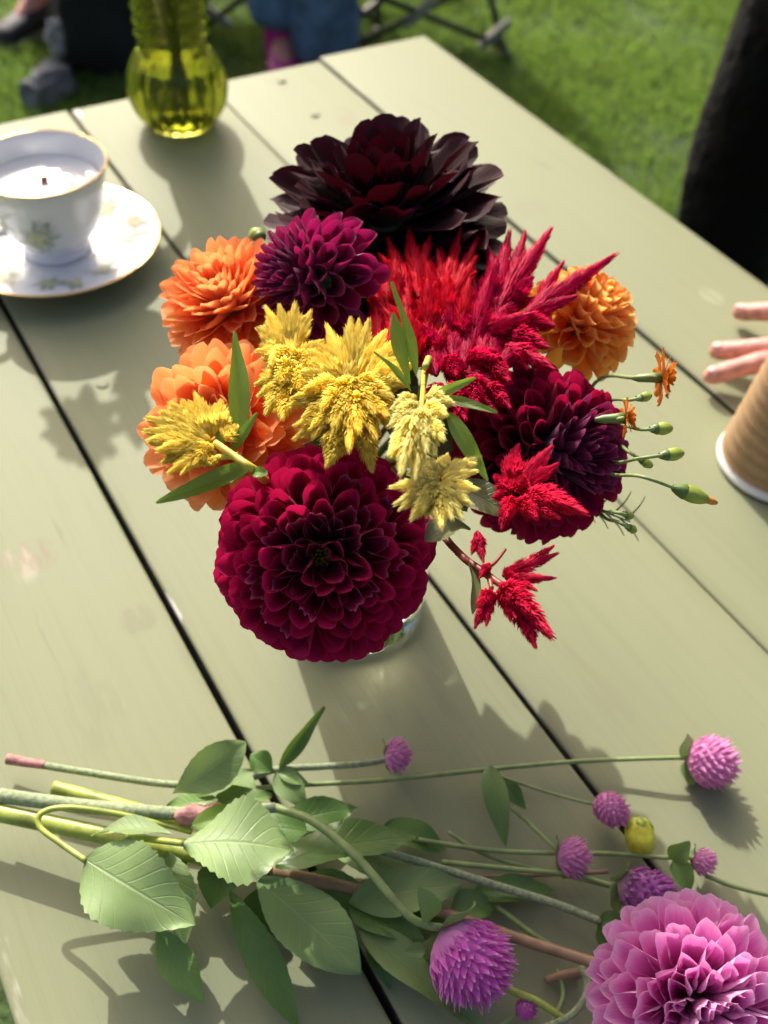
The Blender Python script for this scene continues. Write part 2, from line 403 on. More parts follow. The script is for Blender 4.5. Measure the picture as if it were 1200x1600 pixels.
for nm, lst, mt, dz in zip(('printed_leaves', 'printed_flowers', 'printed_sprigs'), sprays(on_saucer, sp), ('dec_leaf', 'dec_flower', 'dec_grey'), (.0002, .0004, 0)):
    v, f = join(lst); tag(link(nm, mesh(nm, [(a, b, c+dz) for a, b, c in v], f), M[mt], saucer, Matrix.Translation(SC)), kind='stuff')
cup_out = smooth_profile([(.0265, .0075), (.0268, .0098), (.0246, .0125), (.0250, .0150), (.0292, .0205), (.0355, .0290), (.0408, .043), (.0445, .058), (.0500, .0805)])
cup_in = smooth_profile([(.0492, .0805), (.0432, .058), (.0394, .043), (.0340, .031), (.024, .022), (1e-5, .018)])
cup = thing('teacup', 'white footed china teacup with gold lip and printed sprig holding a candle', 'cup', SC + Vector((0, 0, .007)))
v, f, uv = lathe(cup_out + [(.0497, .0811)] + cup_in, 96); link('bowl', mesh('bowl', v, f, True, uv), M['china'], cup, Matrix.Translation(SC))
v, f, uv = lathe([(.0490, .0809), (.0494, .0814), (.0501, .0814), (.0503, .0807), (.0499, .0800)], 96); link('gold_rim', mesh('gold_rim', v, f, True, uv), M['gold'], cup, Matrix.Translation(SC))
ha = R_(188); hd = Vector((math.cos(ha), math.sin(ha), 0))
hp = [SC + hd*r + Vector((0, 0, z)) for r, z in ((.046, .070), (.057, .076), (.068, .070), (.070, .056), (.060, .040), (.036, .033))]
tube('handle', hp, .0032, .0028, M['china'], cup)
tube('gold_line', [p + hd*.0022 + Vector((0, 0, .001)) for p in hp[1:5]], .0012, .0012, M['gold'], cup, 6)
def on_cup(a, z):
    r = .02
    for (r0, z0), (r1, z1) in zip(cup_out, cup_out[1:]):
        if z0 <= z <= z1 and z > .0155: r = r0 + (r1-r0)*(z-z0)/max(z1-z0, 1e-9)
    an = a/.038; return ((r+.0005)*math.cos(an), (r+.0005)*math.sin(an), z)
ca = .038*R_(-118)
A, B, C = sprays(on_cup, [(ca, .044, 1.2), (ca-.006, .036, -.4), (ca+.002, .038, .3), (ca-.030, .05, 2.), (ca-.045, .04, 1.)], 1.25)
for nm, lst, mt in (('printed_leaves', A, 'dec_leaf'), ('printed_flowers', B, 'dec_flower'), ('printed_sprigs', C, 'dec_grey')):
    v, f = join(lst); tag(link(nm, mesh(nm, v, f), M[mt], cup, Matrix.Translation(SC)), kind='stuff')
candle = thing('candle', 'white wax candle with short brown wick poured into the teacup', 'candle', SC + Vector((0, 0, .019)))
v, f, uv = lathe(smooth_profile([(1e-5, .0622), (.006, .0618), (.014, .0625), (.024, .0632), (.036, .0628), (.0432, .0640)]) + [(.0436, .060), (.0390, .0435), (.0336, .032), (.0235, .023), (1e-5, .020)], 64)
link('wax', mesh('wax', v, f, True, uv), M['wax'], candle, Matrix.Translation(SC))
mw = box((-.0032, -.0014, .060), (.0032, .0014, .0672), .0006); link('wick', mw, M['wick'], candle, Matrix.Translation(SC + Vector((.002, .004, 0))))

# ------------------------------------------------------------------ glassware
def glass_mat(name, colr, ior=1.48, rough=0.):
    m = bpy.data.materials.new(name); m.use_nodes = True; t = m.node_tree
    g = t.nodes.new('ShaderNodeBsdfGlass'); g.inputs['IOR'].default_value = ior; g.inputs['Roughness'].default_value = rough
    vec = coords(t); n = noise(t, vec, 30, 2)
    t.links.new(mix(t, n, tuple(c*.97 for c in colr), colr), g.inputs['Color'])
    t.links.new(g.outputs[0], t.nodes['Material Output'].inputs[0]); return m
M['clear_glass'] = glass_mat('clear_glass', (.97, .985, .98), 1.40)
M['green_glass'] = glass_mat('green_glass', (.78, .80, .40))
M['water'] = glass_mat('water', (.97, .985, .96), 1.333)
VB = Vector((.3273, .9013, .0002))
bulb = smooth_profile([(.0285, 0), (.0315, .003), (.040, .015), (.0455, .034), (.0430, .053), (.0355, .068), (.0320, .075), (.0325, .095), (.0330, .12), (.0345, .16), (.040, .195)], 6)
def ribs(a, z, i): return .0022*math.cos(20*a)*math.exp(-((z-.032)/.026)**2) + (.0016*math.cos(z*2*math.pi/.011) if z > .078 and z < .15 else 0)
gv = thing('green_vase', 'olive green ribbed glass vase with round belly and ringed neck', 'vase', VB)
inner = [(max(1e-5, r-.0028), z) for r, z in reversed(bulb) if z > .006] + [(.022, .006), (1e-5, .0065)]
v, f, uv = lathe([(1e-5, .002), (.022, .002), (.026, 0)] + bulb + [(.0392, .1965)] + inner, 108, lambda a, z, i: ribs(a, z, i) if 3 < i < 3+len(bulb) else 0)
link('glass', mesh('glass', v, f, True, uv), M['green_glass'], gv, Matrix.Translation(VB))
wat = [(1e-5, .0068), (.022, .0063)] + [(max(1e-5, r-.0032), z) for r, z in bulb if .008 < z < .06] + [(.036, .0605), (1e-5, .0605)]
v, f, uv = lathe(wat, 72); link('water', mesh('water', v, f, True, uv), M['water'], gv, Matrix.Translation(VB))
GC = Vector((.190, .318, .0002))
tum = thing('drinking_glass', 'clear glass tumbler of water holding the bouquet of dahlias', 'glass', GC)
go = [(1e-5, .001), (.034, .001), (.0365, 0), (.0395, .0012), (.0415, .005), (.0422, .012), (.0428, .06), (.0435, .134), (.0430, .1355), (.0415, .1352), (.0410, .0845), (.0404, .0812), (.0390, .0802), (1e-5, .0800)]
v, f, uv = lathe(go, 96); link('glass', mesh('glass', v, f, True, uv), M['clear_glass'], tum, Matrix.Translation(GC))

# ------------------------------------------------------------------ petals, leaves, tufts
def petal(name, base_w=.3, wide=.62, tip_w=.72, curl=(.6, 1.2, 1.6), bend=(0., .3), tipround=.28, notch=0., ruffle=.03, ragged=0., point=0., seed=0, nu=8, nv=9):
    """unit petal: length 1 along Y, widest 1 across X, cupped towards +Z"""
    r = random.Random(seed); v, f, uv = [], [], []
    P = Vector((0, 0, 0)); ang = 0; ph = r.uniform(0, 6)
    jit = [r.uniform(-1, 1) for _ in range(nu+1)]
    for j in range(nv+1):
        t = j/nv
        if t < wide: s = t/wide; s = s*s*(3-2*s); wd = base_w + (1-base_w)*s
        else: s = (t-wide)/(1-wide); wd = 1 + (tip_w-1)*s**1.6
        if point: wd *= 1 - point*max(0, (t-wide)/(1-wide))**1.4
        a = curl[0]*(1-t)**2 + 2*curl[1]*t*(1-t) + curl[2]*t*t
        ang = bend[0]*t + bend[1]*t*t
        d = Vector((0, math.cos(ang), math.sin(ang))); nn = Vector((0, -math.sin(ang), math.cos(ang)))
        if j: P = P + d/nv
        for i in range(nu+1):
            u = 2*i/nu - 1; h = wd*.5
            if abs(a) > 1e-3: x, z = h*math.sin(a*u)/a, h*(1-math.cos(a*u))/a
            else: x, z = h*u, 0
            back = (tipround*abs(u)**2.2 + notch*math.exp(-(u/.22)**2))*t**3
            if ragged: back += ragged*t**6*(.5+.5*jit[i])
            z += ruffle*t*t*math.sin(u*5+ph) + ruffle*.5*jit[i]*t**3
            v.append(P + nn*z + Vector((x, 0, 0)) - d*back); uv.append((i/nu, t))
    for j in range(nv):
        for i in range(nu): k = j*(nu+1)+i; f.append((k, k+1, k+nu+2, k+nu+1))
    return mesh(name, v, f, True, uv)
def variants(name, mat, n=5, **kw):
    out = []
    for i in range(n):
        m = petal(name, seed=i*13+5, **kw); m.materials.append(mat); out.append(m)
    return out
def leaf(name, base, tip, width, mat, parent, up=(0, 0, 1), roll=0., sag=0., curlz=.25, serr=.0, tipc=0., wide=.42, seed=1, wav=.07, nu=8, nv=18):
    """leaf blade from base to tip; sag arches it, roll turns it about its midrib, curlz folds it along the midrib"""
    base, tip = Vector(base), Vector(tip); L = (tip-base).length; r = random.Random(seed)
    F = frame(tip-base, Matrix.Rotation(R_(roll), 3, (tip-base).normalized()) @ Vector(up)); ph = r.uniform(0, 6)
    v, f, uv = [], [], []
    for j in range(nv+1):
        t = j/nv
        wd = width*.5*(math.sin(math.pi*t**(math.log(.5)/math.log(wide)))**.85 if 0 < t < 1 else .0)*(1-.25*t) + .0004
        for i in range(nu+1):
            u = 2*i/nu-1; q = 1 + (serr*(1 if j % 2 else -1) if abs(u) == 1 else 0)
            x = wd*u*q; z = sag*L*math.sin(math.pi*t) + curlz*wd*abs(u)**1.3 + tipc*L*t**3 + wav*width*math.sin(t*9+ph+(2 if u > 0 else 0))*u*u
            v.append((x, L*t, z)); uv.append((i/nu, t))
    for j in range(nv):
        for i in range(nu): k = j*(nu+1)+i; f.append((k, k+1, k+nu+2, k+nu+1))
    return link(name, mesh(name, v, f, True, uv), mat, parent, Matrix.Translation(base) @ F)
def tuft(name, mat, n=420, seed=0, open_=1., lng=.15, wid=.11, taper=.95, core=.30):
    """celosia spike: unit length along Y, about unit radius; hundreds of slender silky tepals"""
    r = random.Random(seed); v, f, uv = [], [], []
    ph = 0
    def rad(t): return min(1, .45 + 2.6*t)*(1-t**1.25)**taper*(1+.12*math.sin(t*17+seed)) + .03
    for i in range(n):
        t = (i+.5)/n; t = t**1.1*.94; ph += 2.39996 + r.uniform(-.3, .3); a = rad(t)
        ln = lng*r.uniform(.7, 1.35)*(1-.35*t)
        er = Vector((math.cos(ph), 0, math.sin(ph))); tg = Vector((-math.sin(ph), 0, math.cos(ph)))
        b = er*a*core + Vector((0, t*.90, 0))
        o = a*(1-core)*r.uniform(.65, 1.15)*open_
        tip = b + er*o + Vector((0, ln, 0)); mp_ = b + er*o*.55 + Vector((0, ln*.40, 0))
        w2 = wid*r.uniform(.7, 1.25)*(.45+.55*a); k = len(v); q = r.random()
        v.extend([b, mp_ - tg*w2, mp_ + tg*w2, tip, mp_ + er*w2*.8])
        uv.extend([(q, 0), (q, .5), (q, .5), (q, 1), (q, .6)])
        f.extend([(k, k+1, k+4), (k, k+4, k+2), (k+1, k+3, k+4), (k+4, k+3, k+2)])
    o_ = len(v)
    for i in range(7):                                     # the spike's axis
        t = i/6*.93
        for j in range(6): a = j*math.pi/3; k_ = rad(t)*core; v.append(Vector((k_*math.cos(a), t*.9, k_*math.sin(a)))); uv.append((.3, .1))
    for i in range(6):
        for j in range(6): f.append((o_+i*6+j, o_+i*6+(j+1) % 6, o_+i*6+6+(j+1) % 6, o_+i*6+6+j))
    m = mesh(name, v, f, True, uv); m.materials.append(mat); return m

def dahlia(name, label, C, axis, R, variants_, wfn, lfn=None, th0=.08, th1=2.0, r0=.28, k=.62, tilt=None, stem=None, stem_r=.0021, group=None, inner=None, inner_th=0., jit=.06, wmul=1.25, disc=None, seed=1, green=None, cat='dahlia', twist=0., drop=0., skip=None, loose=.05):
    r = random.Random(seed); C = Vector(C); axis = Vector(axis).normalized()
    F = frame(axis.cross(Vector((.3, .5, .81))), axis)
    base = Vector(stem[-1]) if stem else C - axis*R*.8
    root = thing(name, label, cat, base, group)
    n = 0; th = th0; ph = r.uniform(0, 6)
    while th < th1:
        wr = wfn(th); th += k*wr*wr/(2*math.pi*max(math.sin(th), .12)); ph += 2.39996
        th_, ph_ = th + r.uniform(-jit, jit), ph + r.uniform(-jit, jit)*1.5
        tp = (tilt(th_) if tilt else th_) + r.gauss(0, loose)
        d = Vector((math.sin(tp)*math.cos(ph_), math.sin(tp)*math.sin(ph_), math.cos(tp)))
        nn = Vector((-math.cos(tp)*math.cos(ph_), -math.cos(tp)*math.sin(ph_), math.sin(tp)))
        bd = Vector((math.sin(th_)*math.cos(ph_), math.sin(th_)*math.sin(ph_), math.cos(th_)))
        L = R*(lfn(th_) if lfn else 1-r0)*r.uniform(.95, 1.05)
        pos = bd*R*r0 - Vector((0, 0, drop*R*max(0, th_-.3)))
        if skip and skip(th_, ph_): continue
        mat_ = frame(d, nn) @ Matrix.Rotation(r.gauss(0, .14)+twist, 4, 'Y') @ Matrix.Rotation(r.gauss(0, .05), 4, 'Z') @ Matrix.Diagonal((wr*R*wmul*r.uniform(.9, 1.1), L, wr*R*wmul*r.uniform(.9, 1.1), 1))
        vs = inner if (inner and th < inner_th) else variants_
        link('petal', r.choice(vs), None, root, Matrix.Translation(C) @ F @ Matrix.Translation(pos) @ mat_); n += 1
        if n > 290: break
    v, f, uv = lathe([(1e-5, -r0*1.1), (r0*.7, -r0*.8), (r0*.95, 0), (r0*.7, r0*.7), (1e-5, r0*.95)], 16)
    link('core', mesh('core', [(a*R, b*R, c*R) for a, b, c in v], f, True, uv), green or M['stem'], root, Matrix.Translation(C) @ F)
    if disc:
        V, Fc = [], []
        for i in range(46):
            a = i*2.39996; q = math.sqrt(i/46)*disc; bx = Vector((q*math.cos(a), q*math.sin(a), R*r0*.9 + disc*.5 - q*.3)); rr = disc*.11*r.uniform(.8, 1.3); o = len(V)
            for zz, s_ in ((0, 1), (1.6, 1.15), (2.6, .4)):
                for j in range(5): V.append(bx + Vector((rr*s_*math.cos(j*1.2566), rr*s_*math.sin(j*1.2566), rr*zz)))
            for z_ in range(2):
                for j in range(5): Fc.append((o+z_*5+j, o+z_*5+(j+1) % 5, o+z_*5+5+(j+1) % 5, o+z_*5+5+j))
            Fc.append(tuple(o+10+j for j in range(5)))
        link('disc', mesh('disc', V, Fc), M['pollen'], root, Matrix.Translation(C) @ F)
    if stem:
        tube('stem', [C - axis*R*r0*.7] + [Vector(p) for p in stem], stem_r*.9, stem_r, M['stem'], root)
    return root

M['stem'] = plain('green_stem', (.13, .20, .045), .5, .25, 140, bmp=.0005)
M['stem_pale'] = plain('pale_hairy_stem', (.30, .36, .20), .8, .2, 500, bmp=.0008)
M['stem_yellow'] = plain('yellow_green_stem', (.40, .47, .08), .42, .25, 90, bmp=.0006)
M['stem_brown'] = plain('pinkish_brown_stem', (.33, .20, .11), .5, .2, 90)
M['stem_gold'] = plain('golden_stem', (.62, .50, .05), .45, .15, 120)
M['stem_thin'] = plain('thin_green_stem', (.24, .32, .11), .55, .15, 150)
M['stem_red'] = plain('red_stem', (.30, .06, .035), .45, .25, 120)
M['pink_node'] = plain('pink_node', (.50, .22, .20), .65, .3, 220, bmp=.001)
M['pollen'] = plain('pollen', (.60, .36, .04), .7, .2, 400)

# stems inside the tumbler: every flower of the bouquet passes through its mouth to its floor
rs = random.Random(5)
def into_glass(p, lift=.0):
    """stem points from below a flower head at p down into the glass"""
    p = Vector(p); a = rs.uniform(0, 6.283); q = rs.uniform(.3, .85)
    dx, dy = p.x-GC.x, p.y-GC.y; d = math.hypot(dx, dy) + 1e-6; s = min(d, .022)/d
    mouth = Vector((GC.x+dx*s, GC.y+dy*s, .137)); foot = Vector((GC.x-.014+.010*math.cos(a), GC.y+.010+.010*math.sin(a), .016))
    return [mouth + Vector((dx*.12, dy*.12, .006)), mouth.lerp(foot, .4) + Vector((-.004, .004, 0)), foot]

def toward(C, px, py, z):          # direction from C to a point
    return (at(px, py, z) - Vector(C)).normalized()
def to_cam(C): return (CAM - Vector(C)).normalized()
CX, CY, CZ = [Vector((ROT[0][i], ROT[1][i], ROT[2][i])) for i in range(3)]   # camera right, up, back
def facing(x, y, z=1.): return (CX*x + CY*y + CZ*z).normalized()
LIFT, SH = .038, .885
def bq(px, py, z=0.): return at(px, py, z+LIFT)      # a point in the bouquet
# --- crimson dahlia, front of the bouquet
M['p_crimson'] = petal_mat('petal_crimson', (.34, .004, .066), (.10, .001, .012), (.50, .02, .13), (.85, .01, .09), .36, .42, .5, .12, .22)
M['p_crimson_rag'] = petal_mat('petal_crimson_bleached_rim', (.28, .004, .058), (.09, .001, .012), (.58, .17, .34), (.75, .01, .08), .28, .45, .75, .12, .22, edge_pow=8)
bp = dict(base_w=.36, wide=.66, tip_w=.92, curl=(.9, 1.45, 1.6), bend=(.0, .15), tipround=.16, ruffle=.03)
V_cr = variants('petal', M['p_crimson'], 4, **bp) + variants('petal', M['p_crimson'], 4, **{**bp, 'ruffle': .05, 'notch': .02, 'bend': (.1, -.05)})
V_cr2 = variants('petal', M['p_crimson_rag'], 6, **{**bp, 'curl': (1.0, 1.6, 1.6), 'ragged': .10, 'notch': .05, 'ruffle': .06, 'nu': 12, 'tip_w': .9, 'bend': (0, .1)})
V_cri = variants('petal', M['p_crimson'], 5, **{**bp, 'curl': (1.1, 1.7, 1.75), 'tipround': .12, 'bend': (0, .05), 'ruffle': .04})
C = bq(507, 862, .132)
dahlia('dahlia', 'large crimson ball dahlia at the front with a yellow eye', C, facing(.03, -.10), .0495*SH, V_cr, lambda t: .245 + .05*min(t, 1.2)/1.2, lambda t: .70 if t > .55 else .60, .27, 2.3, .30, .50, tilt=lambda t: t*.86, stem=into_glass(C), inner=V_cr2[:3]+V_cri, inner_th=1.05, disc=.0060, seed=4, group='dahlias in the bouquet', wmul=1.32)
# --- purple ball dahlia on the right
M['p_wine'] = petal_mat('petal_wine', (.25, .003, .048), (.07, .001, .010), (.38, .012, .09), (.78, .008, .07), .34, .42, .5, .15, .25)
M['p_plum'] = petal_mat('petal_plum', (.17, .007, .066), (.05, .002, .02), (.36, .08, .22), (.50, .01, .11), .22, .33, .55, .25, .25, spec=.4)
V_wi = variants('petal', M['p_wine'], 5, **{**bp, 'curl': (.9, 1.5, 1.7), 'tipround': .14})
V_pl = variants('petal', M['p_plum'], 5, **{**bp, 'curl': (1.0, 1.6, 1.9), 'tipround': .4})
C = bq(838, 708, .128)
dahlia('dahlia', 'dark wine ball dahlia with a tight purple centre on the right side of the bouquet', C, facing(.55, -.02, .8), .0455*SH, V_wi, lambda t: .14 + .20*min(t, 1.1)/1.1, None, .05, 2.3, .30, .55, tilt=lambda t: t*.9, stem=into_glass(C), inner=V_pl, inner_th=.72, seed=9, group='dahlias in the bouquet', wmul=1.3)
# --- magenta-purple dahlia left of the red plume
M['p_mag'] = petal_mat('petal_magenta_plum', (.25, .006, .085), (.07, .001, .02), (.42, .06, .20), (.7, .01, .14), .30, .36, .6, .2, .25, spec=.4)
V_ma = variants('petal', M['p_mag'], 5, **{**bp, 'curl': (1.2, 1.9, 2.0), 'tipround': .24, 'tip_w': .95})
V_ma2 = variants('petal', M['p_plum'], 5, **{**bp, 'curl': (1.1, 1.7, 2.0), 'tipround': .4, 'tip_w': .75})
C = bq(508, 440, .172)
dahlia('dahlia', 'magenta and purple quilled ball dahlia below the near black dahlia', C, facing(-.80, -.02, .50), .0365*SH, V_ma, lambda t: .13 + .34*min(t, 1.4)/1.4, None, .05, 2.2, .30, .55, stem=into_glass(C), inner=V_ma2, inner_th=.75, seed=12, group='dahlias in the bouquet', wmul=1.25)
# --- near black decorative dahlia at the back
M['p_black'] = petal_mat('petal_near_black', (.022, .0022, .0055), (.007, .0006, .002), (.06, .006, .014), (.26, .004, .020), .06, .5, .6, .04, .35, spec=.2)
V_bl = variants('petal', M['p_black'], 6, base_w=.40, wide=.58, tip_w=.92, curl=(.5, .9, .6), bend=(-.2, .6), tipround=.36, ruffle=.06, point=.0)
V_bl2 = variants('petal', M['p_black'], 4, base_w=.4, wide=.55, tip_w=.8, curl=(.7, 1.1, .9), bend=(.1, .6), tipround=.36, ruffle=.05, point=.0)
C = bq(604, 358, .156)
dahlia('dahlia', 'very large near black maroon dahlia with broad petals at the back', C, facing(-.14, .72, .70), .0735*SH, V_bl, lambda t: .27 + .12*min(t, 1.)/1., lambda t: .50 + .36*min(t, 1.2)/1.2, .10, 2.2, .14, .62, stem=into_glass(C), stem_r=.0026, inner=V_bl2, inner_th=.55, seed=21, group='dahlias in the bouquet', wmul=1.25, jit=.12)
# --- orange dahlias
M['p_orange'] = petal_mat('petal_coral_orange', (.96, .345, .115), (.90, .18, .04), (.98, .58, .32), (1., .42, .10), .48, .5, .6, .1, .12, .08)
M['p_apricot'] = petal_mat('petal_apricot', (.97, .42, .09), (.92, .22, .03), (.98, .66, .28), (1., .52, .10), .62, .5, .75, .1, .12, .08)
wl = dict(base_w=.34, wide=.62, tip_w=.8, curl=(.7, 1.05, .95), bend=(.1, .35), tipround=.26, ruffle=.035)
V_or = variants('petal', M['p_orange'], 6, **wl)
V_or2 = variants('petal', M['p_orange'], 4, **{**wl, 'curl': (.9, 1.2, 1.1)})
V_ap = variants('petal', M['p_apricot'], 5, **{**bp, 'curl': (1.0, 1.6, 1.7), 'tipround': .12})
C = bq(358, 668, .140)
dahlia('dahlia', 'coral orange dahlia with open petals at the left under a yellow sprig', C, facing(-.22, .12, .9), .0415*SH, V_or, lambda t: .25 + .17*min(t, 1.), lambda t: .55+.32*min(t, 1.), .12, 1.9, .18, .62, stem=into_glass(C), inner=V_or2, inner_th=.6, seed=31, group='dahlias in the bouquet', jit=.1)
C = bq(366, 484, .150)
dahlia('dahlia', 'coral orange dahlia at the upper left beside the purple one', C, facing(-.30, .45, .75), .0375*SH, V_or, lambda t: .22 + .13*min(t, 1.), lambda t: .55+.3*min(t, 1.), .1, 2.0, .22, .58, stem=into_glass(C), inner=V_or2, inner_th=.7, seed=33, group='dahlias in the bouquet', jit=.08)
C = bq(899, 510, .146)
dahlia('dahlia', 'apricot orange ball dahlia behind the red plume at the right', C, facing(.45, .55, .6), .0325*SH, V_ap, lambda t: .24 + .20*min(t, 1.3)/1.3, None, .06, 2.4, .28, .55, tilt=lambda t: t*.9, stem=into_glass(C), seed=37, group='dahlias in the bouquet')
# --- pink dahlia lying on the table
M['p_pink'] = petal_mat('petal_pink', (.82, .20, .60), (.72, .06, .42), (.96, .76, .91), (.95, .24, .64), .38, .5, .8, .1, .2, .08, edge_pow=3, back=(.93, .62, .84))
V_pk = variants('petal', M['p_pink'], 6, **{**bp, 'curl': (.9, 1.4, 1.35), 'tipround': .22, 'ruffle': .06, 'notch': .03, 'bend': (0, .35)})
V_pk2 = variants('petal', M['p_pink'], 5, **{**bp, 'curl': (1.1, 1.9, 1.9), 'tipround': .2, 'ruffle': .07, 'point': .05})
C = at(1078, 1562, .046)
stemC = [at(925, 1503, .022), at(800, 1463, .012), at(650, 1412, .010), at(520, 1382, .012), at(415, 1362, .020), at(300, 1335, .024), at(145, 1301, .022), at(50, 1281, .020), at(-40, 1262, .018)]
pinkd = dahlia('dahlia', 'big pink dahlia lying on the table at the lower right', C, facing(.10, .05, .8), .0430, V_pk, lambda t: .18 + .15*min(t, 1.1)/1.1, None, .06, 2.25, .30, .52, tilt=lambda t: t*.92, stem=None, inner=V_pk2, inner_th=.9, seed=41)
sp_ = spline([C - facing(.10, .05, .8)*.016] + stemC[:3]); tube('stem', [C - facing(.1, .05, .8)*.012] + stemC[:3], .0024, .0026, M['stem_brown'], pinkd, n=5)
tube('stem', stemC[2:5], .0026, .0036, M['stem_brown'], pinkd, n=5)
tube('stem', stemC[4:], .0040, .0043, M['stem_yellow'], pinkd, 12, n=6, fn=lambda t: 1 + .5*math.exp(-(t/.06)**2))

# ------------------------------------------------------------------ celosia plumes
M['c_crimson'] = tepal_mat('celosia_crimson', (.46, .002, .050), (.64, .005, .082), (.92, .01, .10), .5)
M['c_scarlet'] = tepal_mat('celosia_scarlet', (.62, .003, .020), (.80, .007, .036), (1., .02, .05), .5)
M['c_rose'] = tepal_mat('celosia_rose_red', (.52, .005, .04), (.80, .022, .10), (.98, .03, .12), .5)
M['c_dusky'] = tepal_mat('celosia_dusky_red', (.34, .008, .05), (.50, .035, .10), (.75, .03, .1))
M['c_yellow'] = tepal_mat('celosia_yellow', (1., .77, .06), (1., .89, .27), (1., .90, .15), .7)
M['c_pale'] = tepal_mat('celosia_pale_yellow', (1., .86, .20), (1., .95, .50), (1., .95, .36), .7)
T = {k: [tuft('spike', M[k], n, 3+i*7, o, l, w_) for i in range(4)] for k, n, o, l, w_ in (
    ('c_crimson', 520, .72, .17, .075), ('c_scarlet', 520, .72, .17, .075), ('c_rose', 520, .8, .17, .075),
    ('c_yellow', 440, .85, .19, .095), ('c_pale', 380, .9, .21, .11))}
M['lf_fresh'] = leaf_mat('fresh_green_leaf', (.155, .27, .035), (.28, .38, .09), (.40, .62, .04), .4, .34)
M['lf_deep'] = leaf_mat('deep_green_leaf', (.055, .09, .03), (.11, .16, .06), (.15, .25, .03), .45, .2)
M['lf_bronze'] = leaf_mat('bronze_green_leaf', (.15, .17, .065), (.30, .26, .14), (.30, .34, .06), .45, .2)
def plume(label, kind, spikes, stem=None, stem_mat='stem', group=None, fill=0, zc=.16, seed=1, wscale=1.2, back=()):
    """spikes: (base px, base py, tip px, tip py, width px, lift of tip towards the camera in m)"""
    r = random.Random(seed); first = spikes[0]
    b0 = bq(first[0], first[1], zc)
    root = thing('celosia', label, 'celosia', Vector(stem[-1]) if stem else b0, group)
    def one(bx, by, tx, ty, wpx, lift, kk=None):
        b = bq(bx, by, zc); t = bq(tx, ty, zc) ; t = t + (CAM-t).normalized()*min(lift, .013)
        L = (t-b).length; ppm = (b-CAM).length/1600
        link('spike', r.choice(T[kk or kind]), None, root, Matrix.Translation(b) @ frame(t-b, Vector((r.uniform(-1, 1), r.uniform(-1, 1), r.uniform(-1, 1)))) @ Matrix.Diagonal((wpx*.5*ppm*wscale*1.25, L, wpx*.5*ppm*wscale*1.25, 1)))
    for (cx, cy, rx, ry, n_, ang, ln, wd) in back:      # the mass of spikes behind the foremost ones
        for _ in range(n_):
            a, q = r.uniform(0, 6.283), math.sqrt(r.random()); d = R_(ang) + r.gauss(0, .45); l_ = ln*r.uniform(.7, 1.2)
            x, y = cx + rx*q*math.cos(a), cy + ry*q*math.sin(a); one(x, y, x + l_*math.cos(d), y + l_*math.sin(d), wd, r.uniform(-.016, -.006))
    for s in spikes:
        one(*s)
        for _ in range(fill):
            bx, by, tx, ty, wp, lf = s[:6]; k = r.uniform(.05, .5); side = r.choice((-1, 1)); a = math.atan2(ty-by, tx-bx) + side*r.uniform(.2, .6); ln = math.hypot(tx-bx, ty-by)*r.uniform(.45, .7)
            qx, qy = bx+(tx-bx)*k*.8, by+(ty-by)*k*.8
            b = bq(qx, qy, zc); 
            one(qx, qy, qx+ln*math.cos(a), qy+ln*math.sin(a), wp*.72, lf*k + r.uniform(-.002, .006))
    if stem: tube('stem', stem, .0014, .0018, M[stem_mat], root)
    return root
# scarlet plume behind
plume('scarlet feathery celosia plume behind the crimson one', 'c_scarlet', [
    (640, 470, 604, 366, 42, 0), (655, 465, 638, 352, 44, .004), (680, 470, 660, 395, 44, .008), (690, 470, 722, 348, 34, .002), (700, 480, 750, 362, 32, .004), (700, 480, 748, 395, 36, .008),
    (625, 480, 596, 420, 40, 0), (640, 520, 600, 470, 40, .002), (650, 520, 610, 520, 40, 0), (670, 520, 668, 430, 46, .014), (700, 500, 700, 420, 44, .014), (620, 470, 618, 395, 40, .006), (720, 520, 735, 430, 44, .010), (650, 560, 640, 480, 46, .010)],
    [bq(680, 480, .155)] + into_glass(bq(680, 480, .155)), 'stem_red', 'celosia in the bouquet', 1, .174, 3, 1.0, [(660, 510, 50, 50, 12, -85, 85, 38), (610, 520, 25, 50, 7, -95, 80, 36)])
# crimson plume in front of it
plume('crimson celosia plume with the longest spike reaching to the upper right', 'c_crimson', [
    (812, 500, 972, 391, 46, .004), (780, 480, 866, 350, 48, .006), (775, 470, 798, 352, 40, .004), (785, 470, 822, 388, 36, .006), (840, 470, 884, 404, 26, .008), (760, 470, 778, 400, 44, .010),
    (740, 540, 766, 425, 50, .018), (745, 520, 842, 487, 40, .022), (700, 520, 714, 452, 34, .018), (690, 545, 655, 505, 34, .014), (720, 520, 735, 490, 40, .022), (800, 520, 860, 545, 44, .010), (790, 540, 872, 580, 44, .006),
    (760, 560, 800, 600, 46, .010), (720, 580, 700, 560, 36, .014), (740, 590, 745, 640, 50, .006), (720, 600, 690, 640, 44, .006), (760, 600, 800, 640, 40, .004), (700, 560, 715, 590, 40, .018), (820, 500, 870, 510, 40, .010), (800, 470, 835, 430, 44, .010), (730, 560, 780, 560, 44, .020), (700, 610, 730, 660, 44, .004), (690, 600, 660, 650, 44, .0)],
    [bq(760, 560, .150)] + into_glass(bq(760, 560, .150)), 'stem_red', 'celosia in the bouquet', 1, .172, 5, 1.0, [(730, 540, 60, 55, 24, -75, 85, 38), (690, 560, 25, 30, 8, -100, 70, 36), (715, 590, 45, 35, 9, 60, 60, 36), (775, 490, 25, 35, 4, -50, 80, 36)])
